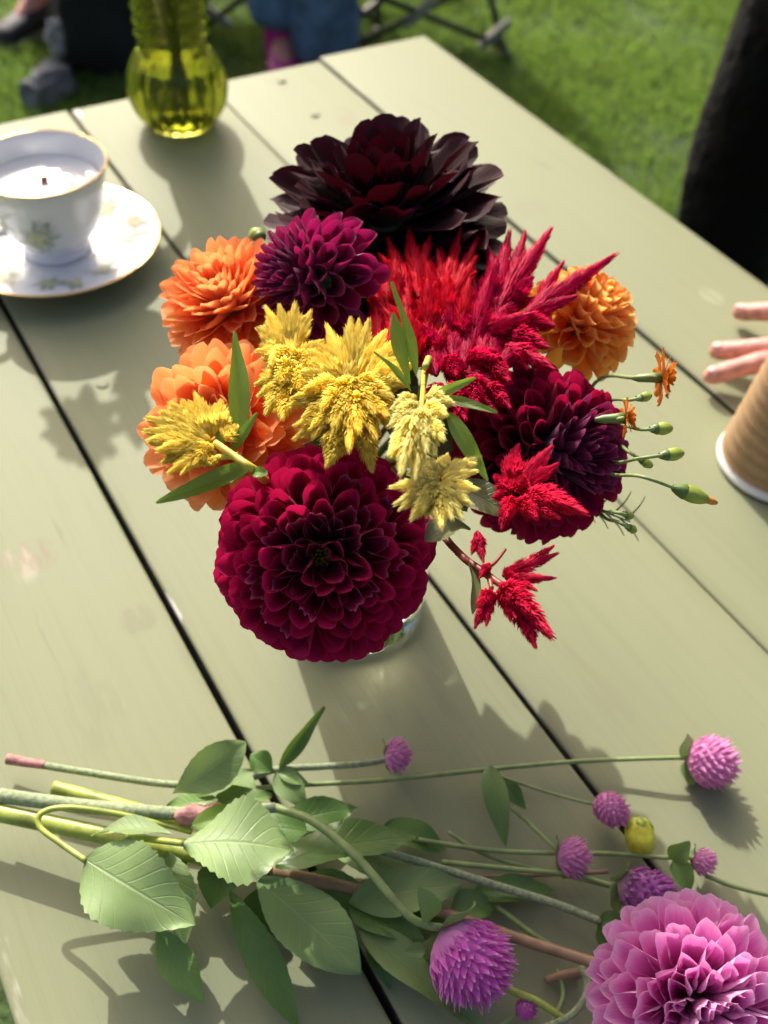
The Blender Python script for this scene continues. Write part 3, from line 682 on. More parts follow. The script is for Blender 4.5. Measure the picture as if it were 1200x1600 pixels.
# rose red plume in front of the wine dahlia
plume('rose red celosia tuft in front of the wine dahlia', 'c_rose', [
    (830, 765, 924, 806, 50, .012), (815, 770, 890, 790, 46, .018), (810, 760, 866, 693, 42, .008), (800, 750, 808, 702, 44, .008), (790, 750, 812, 690, 40, .002), (800, 770, 770, 740, 40, .008), (800, 780, 790, 812, 36, .012), (815, 780, 840, 812, 40, .014), (820, 780, 878, 812, 42, .006), (800, 770, 768, 778, 34, .004), (795, 790, 783, 830, 30, -.004), (820, 760, 876, 722, 34, .012), (810, 770, 820, 740, 40, .02)],
    [bq(800, 780, .150)] + into_glass(bq(770, 790, .14)), 'stem_red', 'celosia in the bouquet', 0, .158, 8, .95)
# drooping one at the lower right
hang = plume('rose red celosia sprig drooping free at the lower right of the bouquet', 'c_rose', [
    (785, 915, 870, 1003, 58, .006), (785, 915, 830, 960, 54, .012), (790, 905, 874, 903, 26, .002), (785, 900, 878, 862, 32, .004), (790, 905, 810, 880, 30, .004), (785, 920, 800, 975, 30, .002), (768, 925, 740, 985, 32, .002), (768, 925, 752, 950, 34, .006), (745, 830, 756, 882, 26, 0), (765, 880, 748, 905, 20, 0)],
    [bq(785, 915, .149), bq(750, 890, .146), bq(705, 852, .138)] + into_glass(bq(690, 830, .125)), 'stem_red', 'celosia in the bouquet', 1, .150, 9, 1.0)
tube('side_stem', [bq(752, 892, .146), bq(772, 880, .148), bq(790, 858, .150)], .0009, .0006, M['stem_red'], hang, 8)
tube('side_stem', [bq(765, 905, .148), bq(768, 920, .149)], .0011, .0009, M['stem_red'], hang, 8)
leaf('leaf', bq(735, 878, .145), bq(738, 960, .145), .008, M['lf_bronze'], hang, (0, -1, .3), 10, .03, .4, 0, seed=4)
# yellow plumes
plume('yellow celosia plume in the middle of the bouquet', 'c_yellow', [
    (545, 590, 508, 502, 34, 0), (550, 580, 548, 492, 38, .004), (555, 580, 578, 495, 34, .004), (560, 585, 606, 512, 36, .004), (570, 590, 630, 522, 34, .004), (575, 595, 652, 568, 40, .008), (570, 600, 640, 600, 38, .006),
    (535, 590, 478, 545, 38, .004), (530, 595, 464, 582, 38, .006), (530, 610, 446, 636, 36, .002), (535, 615, 470, 655, 38, .004), (530, 600, 470, 610, 38, .012), (540, 620, 485, 688, 36, .002), (550, 620, 545, 708, 40, .008), (555, 620, 590, 690, 42, .004), (545, 610, 520, 680, 40, .010), (560, 610, 610, 655, 40, .008), (545, 590, 540, 648, 42, .012), (552, 595, 588, 650, 40, .012), (542, 600, 500, 640, 40, .012), (548, 610, 562, 680, 44, .013), (556, 592, 618, 625, 40, .012), (540, 615, 522, 672, 40, .012), (560, 640, 575, 712, 44, -.006), (530, 640, 455, 690, 36, -.010)],
    [bq(550, 600, .16)] + into_glass(bq(550, 600, .16)), 'stem_yellow', 'celosia in the bouquet', 1, .188, 11, 1.15, [(545, 605, 50, 55, 16, -90, 60, 36), (545, 640, 55, 40, 14, 95, 60, 36)])
plume('yellow celosia plume beside the coral dahlias on the left', 'c_yellow', [
    (450, 545, 412, 474, 28, .004), (452, 540, 435, 472, 30, .006), (455, 540, 462, 468, 32, .006), (458, 545, 488, 482, 28, .004), (450, 550, 398, 510, 28, .004), (452, 555, 396, 548, 30, .002), (470, 560, 508, 530, 30, 0), (450, 548, 420, 575, 34, .010), (455, 545, 448, 600, 36, .010), (462, 550, 488, 590, 34, .008), (445, 590, 395, 602, 28, 0), (445, 600, 400, 620, 28, 0), (450, 590, 412, 652, 34, .0), (455, 600, 440, 660, 38, .002), (465, 590, 490, 640, 38, 0), (450, 570, 440, 600, 44, .012), (460, 580, 468, 610, 40, .012)],
    [bq(455, 570, .155)] + into_glass(bq(455, 570, .155)), 'stem_yellow', 'celosia in the bouquet', 1, .180, 13, 1.15, [(450, 560, 28, 60, 14, -120, 50, 32)])
pale = plume('pale yellow celosia spray hanging right of centre', 'c_pale', [
    (650, 620, 610, 640, 30, .004), (655, 630, 606, 668, 34, .006), (650, 640, 625, 745, 50, .010), (655, 650, 648, 752, 42, .004), (665, 635, 700, 650, 34, .008), (665, 620, 712, 632, 32, .006), (670, 615, 700, 612, 24, .004), (660, 645, 695, 690, 40, .006), (660, 650, 680, 715, 38, .004), (650, 640, 620, 700, 40, .006), (655, 632, 668, 712, 40, .010)],
    [bq(664, 574, .186), bq(668, 568, .170)] + into_glass(bq(650, 560, .15)), 'stem_yellow', 'celosia in the bouquet', 1, .202, 15, 1.05)
tube('side_stem', [bq(656, 650, .200), bq(660, 620, .198), bq(661, 596, .190), bq(662, 580, .176)], .0010, .0009, M['stem_gold'], pale)
low = plume('pale yellow starry celosia head between the crimson and wine dahlias', 'c_pale', [
    (680, 755, 604, 762, 26, .004), (680, 760, 612, 790, 28, .004), (682, 762, 640, 815, 32, .008), (685, 762, 690, 828, 36, .012), (688, 760, 725, 815, 30, .006), (690, 755, 750, 765, 30, .006), (690, 750, 750, 735, 26, .004), (690, 745, 752, 712, 30, .004), (684, 745, 665, 712, 30, -.002), (686, 742, 700, 708, 28, -.002), (684, 754, 660, 800, 30, .010), (686, 754, 708, 815, 30, .010), (686, 750, 635, 740, 28, .006), (690, 760, 740, 790, 28, .004)],
    [bq(690, 740, .160)] + into_glass(bq(680, 720, .14)), 'stem_yellow', 'celosia in the bouquet', 1, .188, 17, 1.05)
leftp = plume('small yellow celosia sprig with stem lying over the lower coral dahlia', 'c_yellow', [
    (330, 690, 222, 650, 36, .004), (330, 690, 218, 672, 40, .006), (325, 695, 225, 690, 40, .006), (330, 680, 262, 626, 32, .004), (335, 675, 302, 610, 30, .002), (335, 680, 318, 630, 32, .006), (340, 675, 346, 622, 34, .004), (325, 688, 245, 640, 36, .008), (320, 692, 240, 705, 36, .008), (325, 700, 258, 742, 26, .002), (320, 700, 255, 710, 36, .002), (330, 695, 300, 730, 34, .002), (325, 682, 282, 622, 34, .008), (350, 688, 372, 662, 30, .006), (322, 725, 345, 712, 16, .004)],
    [bq(336, 692, .184), bq(366, 713, .184), bq(398, 734, .182), bq(430, 752, .150)] + into_glass(bq(420, 730, .15)), 'stem_gold', 'celosia in the bouquet', 1, .182, 19)
tube('side_stem', [bq(318, 727, .181), bq(340, 715, .182), bq(372, 712, .182)], .0010, .0014, M['stem_gold'], leftp)
fr = M['lf_fresh']
leaf('leaf', bq(372, 690, .176), bq(368, 516, .200), 0.0086, fr, leftp, facing(.3, .1), 15, .02, .35, .02, seed=3, tipc=-.02)
leaf('leaf', bq(395, 725, .178), bq(244, 786, .172), 0.0072, fr, leftp, facing(0, .4), -10, -.03, .4, .03, seed=5)
leaf('leaf', bq(362, 705, .178), bq(402, 645, .190), 0.0036, fr, leftp, facing(.2, .3), 0, .03, .4, 0, seed=6)
leaf('leaf', bq(392, 738, .182), bq(418, 740, .186), 0.0040, fr, leftp, facing(.0, .6), 20, .08, .3, .08, seed=8, wide=.6)
leaf('leaf', bq(345, 700, .180), bq(340, 672, .182), 0.0032, fr, leftp, facing(.0, .6), 20, .05, .3, .0, seed=9)
leaf('leaf', bq(650, 588, .196), bq(611, 440, .220), 0.0058, fr, pale, facing(.5, .2), 20, .02, .35, 0, seed=11)
leaf('leaf', bq(640, 600, .194), bq(614, 488, .212), 0.0059, fr, pale, facing(-.2, .3), -10, .03, .3, 0, seed=12, wide=.6)
leaf('leaf', bq(642, 612, .202), bq(584, 550, .216), 0.0037, fr, pale, facing(.2, .3), 30, .03, .4, 0, seed=13)
leaf('leaf', bq(675, 620, .202), bq(743, 590, .212), 0.0032, fr, pale, facing(.1, .6), 40, -.04, .4, 0, seed=14)
leaf('leaf', bq(690, 622, .202), bq(777, 645, .204), 0.0032, fr, pale, facing(.1, .7), 20, .05, .4, 0, seed=15)
leaf('leaf', bq(700, 645, .198), bq(762, 752, .184), 0.0061, fr, pale, facing(.5, .2), 30, .10, .3, 0, seed=16)
leaf('leaf', bq(715, 760, .152), bq(800, 806, .150), 0.0149, M['lf_bronze'], low, facing(-.1, .5), 0, .05, .3, 0, seed=18, wide=.45)
leaf('leaf', bq(735, 825, .140), bq(664, 850, .142), 0.0153, M['lf_bronze'], low, facing(.1, .6), 25, .12, .5, .02, seed=19, wide=.6)

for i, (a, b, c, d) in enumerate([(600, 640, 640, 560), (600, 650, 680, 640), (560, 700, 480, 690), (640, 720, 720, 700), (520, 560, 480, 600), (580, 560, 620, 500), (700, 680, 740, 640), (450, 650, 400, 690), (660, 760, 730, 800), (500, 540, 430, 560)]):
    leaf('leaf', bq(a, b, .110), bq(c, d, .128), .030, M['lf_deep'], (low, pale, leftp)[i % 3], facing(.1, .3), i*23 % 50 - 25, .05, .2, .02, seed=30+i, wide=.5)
# ------------------------------------------------------------------ small marigolds and buds
M['p_mari'] = petal_mat('petal_marigold', (.78, .22, .012), (.5, .10, .01), (.85, .34, .03), (.9, .3, .02), .3, .5, .4, 0, .2, .1)
V_mg = variants('petal', M['p_mari'], 3, base_w=.4, wide=.55, tip_w=.85, curl=(.4, .4, .2), bend=(0, -.5), tipround=.2, notch=.12, ruffle=.08, nu=6, nv=5)
M['bud'] = plain('bud_green_yellow', (.34, .42, .05), .4, .2, 200)
M['calyx'] = plain('calyx_green', (.12, .19, .04), .45, .2, 200)
M['bud_tip'] = plain('bud_orange_tip', (.75, .28, .03), .5, .2, 300)
def budprof(L, R): return [(1e-5, 0), (R*.45, .02*L), (R*.8, .22*L), (R, .48*L), (R*.85, .72*L), (R*.5, .93*L), (1e-5, L)]
def aim(b, t): return Matrix.Translation(b) @ (t-b).to_track_quat('Z', 'Y').to_matrix().to_4x4()
def bud(label, pts, L, R, tipc=False, group='marigold buds'):
    P = [Vector(p) for p in pts]
    root = thing('marigold_bud', label, 'flower bud', P[0], group)
    tube('stem', P, .0008, .0007, M['stem_thin'], root, 8)
    d = (P[-1]-P[-2]).normalized(); b = P[-1] - d*.002
    v, f, uv = lathe(smooth_profile(budprof(L, R), 3), 12, lambda a, z, i: .00025*math.cos(5*a)*math.sin(math.pi*z/L))
    hd_ = link('bud', mesh('bud', v, f, True, uv), M['bud'], root, aim(b, b+d))
    v, f, uv = lathe([(.0012, 0), (R*.72, .16*L), (R*.98, .34*L), (R*.92, .36*L)], 12); link('calyx', mesh('calyx', v, f, True, uv), M['calyx'], root, aim(b - d*.0006, b+d))
    if tipc:
        v, f, uv = lathe([(R*.5, L*.86), (R*.42, L*1.1), (R*.2, L*1.22), (1e-5, L*1.2)], 8); link('petal_tip', mesh('petal_tip', v, f, True, uv), M['bud_tip'], root, aim(b, b+d))
ZB = .165
g1 = bq(872, 700, .085)
bud('green marigold bud with orange tip, longest and lowest of those on the right', [g1, bq(945, 738, ZB-.030), bq(1000, 744, ZB), bq(1060, 765, ZB-.004)], 0.0152, 0.0033, True)
bud('green marigold bud pointing right, just above the orange-tipped one', [g1, bq(950, 722, ZB-.030), bq(1000, 716, ZB), bq(1040, 711, ZB)], 0.0100, 0.0026)
bud('small pale green marigold bud below the smaller orange marigold', [g1, bq(950, 665, ZB-.030), bq(1000, 671, ZB), bq(1025, 670, ZB)], 0.0092, 0.0026)
bud('tiny green bud under the fully open marigold on the right', [g1, bq(940, 632, ZB-.030), bq(985, 625, ZB), bq(1003, 621, ZB)], 0.0068, 0.0020)
bud('drooping green bud hanging between two longer bud stems', [g1, bq(945, 685, ZB-.01-.030), bq(985, 708, ZB-.014), bq(1006, 721, ZB-.016)], 0.0064, 0.0019)
bud('tiny dull green bud above the lowest one among feathery leaves', [g1, bq(930, 788, ZB-.02-.030), bq(960, 800, ZB-.024), bq(982, 805, ZB-.026)], 0.0046, 0.0016)
bud('lowest dull green bud on the right among feathery leaves', [g1, bq(935, 798, ZB-.022-.030), bq(965, 815, ZB-.026), bq(986, 826, ZB-.03)], 0.0051, 0.0017)
bud('lone pale green bud at the far left of the bouquet', [bq(440, 420, .15), bq(425, 390, .16), bq(412, 378, .162), bq(406, 372, .162)], .0095, .0040)
def marigold(label, pts, axis, R, n=9, cal=.012, seed=1):
    P = [Vector(p) for p in pts]; r = random.Random(seed); axis = axis.normalized()
    root = thing('marigold', label, 'marigold', P[0], 'open marigolds'); C = P[-1]
    tube('stem', P, .0009, .0009, M['stem_thin'], root, 8)
    v, f, uv = lathe([(.0008, -cal), (.0018, -cal*.75), (.0021, -cal*.3), (.0026, 0), (.0015, .0006)], 12); link('calyx', mesh('calyx', v, f, True, uv), M['calyx'], root, aim(C, C+axis))
    F = frame(axis.cross(Vector((.2, .9, .1))), axis)
    for ring, (k, th, ln) in enumerate(((n, 1.45, 1.), (n-2, .95, .75), (5, .4, .5))):
        for i in range(k):
            ph = i*6.283/k + ring*.4 + r.uniform(-.12, .12); t_ = th + r.uniform(-.15, .15)
            d = Vector((math.sin(t_)*math.cos(ph), math.sin(t_)*math.sin(ph), math.cos(t_))); nn = Vector((-math.cos(t_)*math.cos(ph), -math.cos(t_)*math.sin(ph), math.sin(t_)))
            link('petal', r.choice(V_mg), None, root, Matrix.Translation(C) @ F @ Matrix.Translation(d*.001) @ frame(d, nn) @ Matrix.Diagonal((R*.62*ln, R*ln, R*.62*ln, 1)))
marigold('small open orange marigold seen edge on at the far right', [g1, bq(930, 598, ZB-.030), bq(990, 590, ZB), bq(1032, 590, ZB)], facing(1, .0, .15), .0125, seed=2)
marigold('smaller orange marigold half hidden beside the wine dahlia', [g1, bq(940, 655, ZB-.030), bq(965, 655, ZB), bq(976, 653, ZB)], facing(1, .05, .1), .0080, seed=4)
marigold('orange marigold peeping out behind the upper coral dahlia', [bq(420, 450, .14), bq(385, 420, .15), bq(362, 408, .152)], facing(-.3, .9, .4), .0095, seed=6)
# feathery marigold leaves
fl = thing('feathery_leaf', 'thin feathery green leaf below the wine dahlia', 'leaf', bq(900, 780, .1))
fp = [bq(900, 780, .10), bq(945, 800, .098), bq(985, 815, .095)]
tube('midrib', fp, .0006, .0004, M['stem_thin'], fl, 6)
for i in range(8):
    p = spline(fp, 4)[i]; s = 1 if i % 2 else -1
    tube('leaflet', [p, p + CX*.006 + CY*s*.006, p + CX*.009 + CY*s*.011], .0006, .0002, M['stem_thin'], fl, 5, 3)

# ------------------------------------------------------------------ gomphrena, dahlia leaves and loose stems on the table
M['g_mag'] = petal_mat('bract_magenta', (.76, .11, .62), (.78, .38, .64), (.93, .72, .90), (.95, .16, .72), .36, .42, .9, .1, .15, .12, edge_pow=3)
M['g_pink'] = petal_mat('bract_pink', (.80, .33, .64), (.78, .36, .58), (.9, .6, .82), (.9, .34, .7), .34, .45, .6, .1, .15, .1, edge_pow=3)
M['g_purple'] = petal_mat('bract_purple', (.36, .05, .38), (.55, .40, .32), (.55, .24, .52), (.5, .06, .45), .25, .45, .5, .1, .15, .15, edge_pow=3)
bk = dict(base_w=.6, wide=.45, tip_w=.5, curl=(1.0, 1.3, 1.2), bend=(.1, -.25), tipround=.15, ruffle=.03, point=.45, nu=4, nv=5)
V_gm = variants('bract', M['g_mag'], 4, **bk); V_gp = variants('bract', M['g_pink'], 4, **bk); V_gu = variants('bract', M['g_purple'], 4, **bk)
M['lf_sage'] = leaf_mat('sage_green_leaf', (.225, .330, .120), (.38, .47, .22), (.45, .65, .10), .5, .2)
M['lf_dark'] = leaf_mat('dark_green_leaf', (.080, .165, .032), (.17, .27, .08), (.28, .45, .05), .42, .22)
M['lf_mid'] = leaf_mat('mid_green_leaf', (.145, .255, .060), (.28, .39, .13), (.33, .52, .08), .45, .22)
M['lf_gray'] = leaf_mat('downy_green_leaf', (.185, .285, .095), (.32, .41, .18), (.33, .50, .12), .6, .2)
def gomphrena(label, C, axis, Rr, H, vs, stem, parts=True, n=150, collar=True, seed=1, stem_mat='stem_thin', sr=.0013):
    """clover-like head: ellipsoid of overlapping bracts, two green leaves beneath"""
    r = random.Random(seed); C = Vector(C); axis = Vector(axis).normalized(); F = frame(axis.cross(Vector((.31, .2, .9))), axis)
    root = thing('globe_amaranth', label, 'globe amaranth', Vector(stem[-1]), 'globe amaranth cuttings on the table')
    for i in range(n):
        s = (i+.5)/n; th = math.acos(1-1.86*s); ph = i*2.39996 + r.uniform(-.06, .06)
        e = Vector((Rr*math.sin(th)*math.cos(ph), Rr*math.sin(th)*math.sin(ph), H*math.cos(th)))
        up = Vector((0, 0, 1)); nr = Vector((e.x/Rr**2, e.y/Rr**2, e.z/H**2)).normalized()
        d = (nr*.62 + up*(.9 if th > .5 else .3)).normalized()
        fz = (150/n)**.5; ln = Rr*.50*r.uniform(.8, 1.2)*(.55+.45*fz); wd = Rr*.34*r.uniform(.8, 1.2)*min(1, fz)
        link('bract', r.choice(vs), None, root, Matrix.Translation(C) @ F @ Matrix.Translation(e*.74) @ frame(d, -nr if False else (up - nr*up.dot(nr)) + nr*.35) @ Matrix.Diagonal((wd, ln, wd, 1)))
    v, f, uv = lathe(smooth_profile([(1e-5, -H*.85), (Rr*.6, -H*.55), (Rr*.82, 0), (Rr*.6, H*.6), (1e-5, H*.85)], 3), 16)
    link('core', mesh('core', v, f, True, uv), vs[0].materials[0], root, Matrix.Translation(C) @ F)
    if stem: tube('stem', [C - axis*H*.8] + [Vector(p) for p in stem], sr*.85, sr, M[stem_mat], root, 8)
    if collar:
        b = C - axis*H*.85
        for s in (-1, 1):
            side = (F.to_3x3() @ Vector((s, r.uniform(-.3, .3), 0))).normalized()
            leaf('leaf', b, b + side*Rr*1.25 + axis*H*.25, Rr*.95, M['lf_gray'], root, axis*-1 + side*.4, r.uniform(-20, 20), -.1, .3, seed=seed+s+3)
    return root
nodeB = [at(430, 1262, .030), at(305, 1273, .032), at(200, 1266, .030), at(100, 1256, .026), at(-2, 1243, .022)]
gB = gomphrena('large magenta globe amaranth in the foreground, sharpest of the cut ones', at(728, 1494, .030), facing(.62, -.62, .45), .0192, .0182, V_gm,
    [at(640, 1432, .034), at(560, 1342, .036), at(490, 1284, .034)] + nodeB[:1], n=240, seed=51, sr=.0021)
tube('lower_stem', nodeB[:2], .0024, .0028, M['stem_pale'], gB); tube('lower_stem', nodeB[1:], .0030, .0036, M['stem_pale'], gB, 12)
v, f, uv = lathe(smooth_profile([(1e-5, -.010), (.0034, -.008), (.0048, -.002), (.0040, .004), (.0052, .009), (.0030, .013), (1e-5, .014)], 3), 14, lambda a, z, i: .0004*math.sin(3*a + z*500))
link('node', mesh('node', v, f, True, uv), M['pink_node'], gB, aim(nodeB[1], nodeB[0]))
leaf('leaf', at(672, 1440, .032), at(655, 1386, .052), .012, M['lf_gray'], gB, facing(.6, 0), 0, .05, .5, seed=61, wide=.5)
leaf('leaf', at(664, 1482, .028), at(632, 1488, .030), .006, M['lf_gray'], gB, facing(.0, .5), 0, .05, .4, seed=62)
nF = at(755, 1203, .008)
gF = gomphrena('pink globe amaranth on a long straight stem, farthest right', at(1106, 1190, .0135), facing(.75, .05, .5), .0138, .0132, V_gp,
    [at(1060, 1184, .013), at(900, 1190, .008), nF, at(600, 1219, .012), at(480, 1226, .012), at(380, 1233, .012)], n=130, seed=53)
tube('side_stem', [nF, at(780, 1245, .010), at(830, 1290, .010)], .0008, .0008, M['stem_thin'], gF, 6)
leaf('leaf', at(764, 1196, .016), at(790, 1322, .010), .0130, M['lf_mid'], gF, facing(.3, .3), 20, .10, .3, seed=63)
leaf('leaf', at(775, 1215, .010), at(822, 1265, .004), .0100, M['lf_dark'], gF, facing(.3, .5), 0, .06, .3, seed=64)
gomphrena('pink globe amaranth lying over the plank joint beside the yellow green bud', at(952, 1262, .013), facing(.35, -.15, .85), .0085, .0115, V_gp,
    [at(925, 1256, .012), at(850, 1236, .011), at(785, 1214, .012), at(757, 1204, .013)], n=100, collar=False, seed=54, sr=.0009)
gomphrena('small pink globe amaranth with flat back turned to the stem', at(890, 1340, .014), facing(.85, .1, .4), .0096, .0072, V_gp,
    [at(866, 1325, .012), at(830, 1290, .010), at(802, 1262, .010)], n=90, seed=55, sr=.0011)
gT = gomphrena('smallest pink globe amaranth in the shade of the glass', at(616, 1180, .013), facing(.9, .05, .3), .0090, .0060, V_gp,
    [at(600, 1187, .012), at(560, 1194, .014), at(500, 1198, .015), at(428, 1203, .016), at(370, 1222, .014), at(270, 1226, .012), at(130, 1206, .012), at(70, 1196, .011)], n=80, seed=56, sr=.0019, stem_mat='stem_pale')
tube('stem_end', [at(72, 1196, .011), at(40, 1191, .0105), at(12, 1186, .010)], .0020, .0028, M['pink_node'], gT)
leaf('leaf', at(436, 1200, .017), at(507, 1104, .040), .0085, M['lf_dark'], gT, facing(.7, .1), 0, -.05, .7, seed=65)
leaf('leaf', at(425, 1206, .017), at(392, 1178, .020), .0130, M['lf_dark'], gT, facing(.0, .5), 0, .08, .3, seed=66, wide=.55)
leaf('leaf', at(432, 1206, .017), at(478, 1262, .012), .0150, M['lf_gray'], gT, facing(.1, .5), 0, .08, .3, seed=67)
leaf('leaf', at(436, 1206, .017), at(482, 1226, .016), .0070, M['lf_mid'], gT, facing(.1, .5), 0, .1, .4, seed=68)
gomphrena('fading purple globe amaranth with straw coloured base touching the pink dahlia', at(1008, 1396, .020), facing(.75, -.25, .45), .0125, .0165, V_gu,
    [at(955, 1383, .014), at(900, 1368, .011), at(800, 1358, .010), at(690, 1347, .010)], n=120, seed=57)
gI = gomphrena('tiny pink globe amaranth behind a leaf pair near the right edge', at(1096, 1346, .012), facing(.9, -.1, .4), .0068, .0055, V_gp,
    [at(1075, 1340, .012), at(1040, 1340, .012), at(960, 1334, .010), at(860, 1333, .009), at(760, 1328, .009), at(640, 1310, .009)], n=70, seed=58, sr=.0012)
leaf('leaf', at(1046, 1340, .014), at(1078, 1315, .022), .0110, M['lf_mid'], gI, facing(.2, .3), 0, .1, .5, seed=71)
leaf('leaf', at(1050, 1345, .012), at(1078, 1392, .006), .0120, M['lf_mid'], gI, facing(.2, .3), 0, .1, .5, seed=72)
gS = gomphrena('tiny purple globe amaranth almost hidden at the bottom edge beside the pink dahlia', at(820, 1578, .008), facing(.6, .6, .4), .0048, .0050, V_gm,
    [at(800, 1590, .008), at(770, 1610, .008)], n=60, seed=59, collar=False, sr=.0009)
def loose(label, pts, r0, r1, mat='stem_thin', k=8):
    root = thing('cut_stem', label, 'stem', Vector(pts[0]), 'cut stems on the table'); tube('stalk', [Vector(p) for p in pts], r0, r1, M[mat], root, k); return root
s1 = loose('cut green stem ending in a forked joint left of the purple flower', [at(560, 1320, .014), at(650, 1345, .014), at(780, 1385, .012), at(870, 1413, .012), at(938, 1440, .012)], .0018, .0020, 'stem_pale')
leaf('leaf', at(936, 1440, .012), at(985, 1442, .016), .010, M['lf_dark'], s1, facing(0, .5), 0, .1, .4, seed=73)
leaf('leaf', at(936, 1442, .012), at(948, 1500, .006), .010, M['lf_dark'], s1, facing(.4, .2), 0, .1, .4, seed=74)
loose('thin green stem crossing under the brown dahlia stalk', [at(775, 1415, .005), at(820, 1450, .006), at(875, 1488, .006)], .0014, .0014)
loose('green stem running off the right edge by the pink dahlia', [at(1102, 1368, .010), at(1150, 1386, .010), at(1215, 1402, .010)], .0011, .0011)
loose('bright green stem at the bottom edge below the magenta flower', [at(760, 1530, .010), at(800, 1548, .012), at(840, 1565, .012), at(882, 1592, .012)], .0017, .0017, 'stem_yellow')
loose('curling pale tendril beside the pink dahlia', [at(908, 1512, .010), at(918, 1535, .012), at(912, 1562, .014), at(890, 1588, .014), at(850, 1606, .014)], .0016, .0016, 'stem_pale')
loose('thin pale stem at the bottom edge behind the magenta flower', [at(870, 1515, .004), at(880, 1555, .004), at(862, 1600, .004)], .0010, .0010)
loose('thick yellow cut stem end under the pale hairy stem', [at(84, 1231, .012), at(130, 1243, .012), at(200, 1262, .012), at(300, 1288, .010)], .0036, .0034, 'stem_yellow', 12)
loose('short brown twig lying beside the pink dahlia', [at(852, 1532, .003), at(880, 1524, .004), at(905, 1520, .003)], .0017, .0026, 'stem_brown')
loose('slim brown stem behind the purple flower', [at(740, 1372, .005), at(860, 1366, .006), at(950, 1362, .006)], .0012, .0011, 'stem_brown')
loose('thin green stem slanting from under the leaves', [at(700, 1300, .006), at(770, 1340, .006), at(900, 1372, .006), at(960, 1386, .006)], .0010, .0010)
# yellow-green dahlia bud
bd = thing('dahlia_bud', 'round yellow green dahlia bud lying by the plank joint', 'flower bud', at(1000, 1318, 0))
V_bd = variants('sepal', M['bud'], 3, base_w=.6, wide=.4, tip_w=.6, curl=(.8, .9, 1.1), bend=(.3, 1.3), tipround=.4, ruffle=.02, nu=6, nv=7)
bC = at(1000, 1308, .011); bA = facing(-.05, -.75, .55)
v, f, uv = lathe(smooth_profile([(1e-5, -.0095), (.0048, -.008), (.0072, -.002), (.0064, .005), (.0032, .0088), (1e-5, .0095)], 4), 18, lambda a, z, i: .0003*math.cos(8*a))
M['bud_y'] = plain('bud_yellow', (.62, .62, .04), .3, .25, 150)
link('bud', mesh('bud', v, f, True, uv), M['bud_y'], bd, aim(bC, bC+bA))
FB = frame(bA.cross(Vector((.2, .4, .9))), bA)
for i in range(6):
    ph = i*1.047; d = Vector((math.cos(ph)*.75, math.sin(ph)*.75, .66)); nn = Vector((-math.cos(ph)*.66, -math.sin(ph)*.66, .75))
    link('sepal', V_bd[i % 3], M['bud'], bd, Matrix.Translation(bC) @ FB @ Matrix.Translation((math.cos(ph)*.004, math.sin(ph)*.004, -.0090)) @ frame(d, nn) @ Matrix.Diagonal((.0075, .010, .0075, 1)))

# the dahlia foliage: one leafy cut branch
br = thing('dahlia_branch', 'leafy cut dahlia branch with toothed green leaves lying at the lower left', 'branch', at(400, 1370, 0))
tube('stalk', [at(150, 1303, .020), at(250, 1318, .024), at(340, 1325, .026), at(420, 1345, .024)], .0030, .0028, M['stem_yellow'], br)
sg, mdl, dk = M['lf_sage'], M['lf_mid'], M['lf_dark']
leaf('leaf', at(285, 1318, .045), at(458, 1322, .050), .0470, sg, br, (-.1, .15, 1), -6, .05, .10, .04, seed=81, wide=.56, tipc=-.08, nv=26)
leaf('leaf', at(268, 1305, .040), at(142, 1305, .034), .0150, sg, br, (.1, .5, 1), 10, .08, .35, .04, seed=82, wide=.5, nv=22)
leaf('leaf', at(132, 1342, .036), at(304, 1446, .034), .0400, sg, br, (-.1, -.1, 1), 8, .06, .12, .04, seed=83, wide=.42, nv=26)
leaf('leaf', at(262, 1330, .034), at(290, 1474, .024), .0190, M['lf_gray'], br, (.3, .1, 1), 14, .06, .25, .03, seed=84, wide=.5, nv=24)
leaf('leaf', at(245, 1450, .020), at(318, 1566, .014), .0170, mdl, br, (-.3, 0, 1), 0, .03, .3, .02, seed=85, wide=.52)
leaf('leaf', at(360, 1392, .020), at(466, 1606, .010), .0175, dk, br, (.3, .1, 1), 30, .05, .3, .03, seed=86, wide=.55, nv=26)
leaf('leaf', at(400, 1372, .026), at(564, 1520, .020), .0340, M['lf_gray'], br, (.1, .0, 1), 6, .05, .12, .015, seed=87, wide=.55, nv=26)
leaf('leaf', at(430, 1350, .028), at(654, 1308, .020), .0290, dk, br, (.0, .2, 1), -14, .05, .2, .015, seed=88, wide=.45, nv=26)
leaf('leaf', at(545, 1412, .016), at(722, 1382, .014), .0270, M['lf_gray'], br, (.1, .1, 1), 0, .05, .12, 0, seed=89, wide=.5)
leaf('leaf', at(545, 1415, .014), at(665, 1470, .010), .0190, mdl, br, (.1, .1, 1), 0, .05, .15, 0, seed=90)
leaf('leaf', at(560, 1450, .014), at(762, 1616, .010), .0200, M['lf_gray'], br, (.2, .1, 1), 0, .03, .3, 0, seed=91)
leaf('leaf', at(270, 1240, .034), at(384, 1160, .044), .0240, sg, br, (.3, -.4, 1), 12, .10, .3, .02, seed=92, wide=.6)
leaf('leaf', at(330, 1262, .026), at(425, 1244, .024), .0170, mdl, br, (.0, .2, 1), 0, .06, .2, 0, seed=93)
leaf('leaf', at(300, 1290, .036), at(395, 1272, .036), .0120, M['lf_fresh'], br, (.3, .3, 1), 24, .10, .3, .02, seed=94)
leaf('leaf', at(300, 1245, .024), at(395, 1205, .028), .0160, M['lf_gray'], br, (.2, .2, 1), 0, .08, .3, 0, seed=95)
leaf('leaf', at(580, 1460, .010), at(610, 1545, .004), .0100, dk, br, (.2, .1, 1), 30, .05, .4, 0, seed=96)
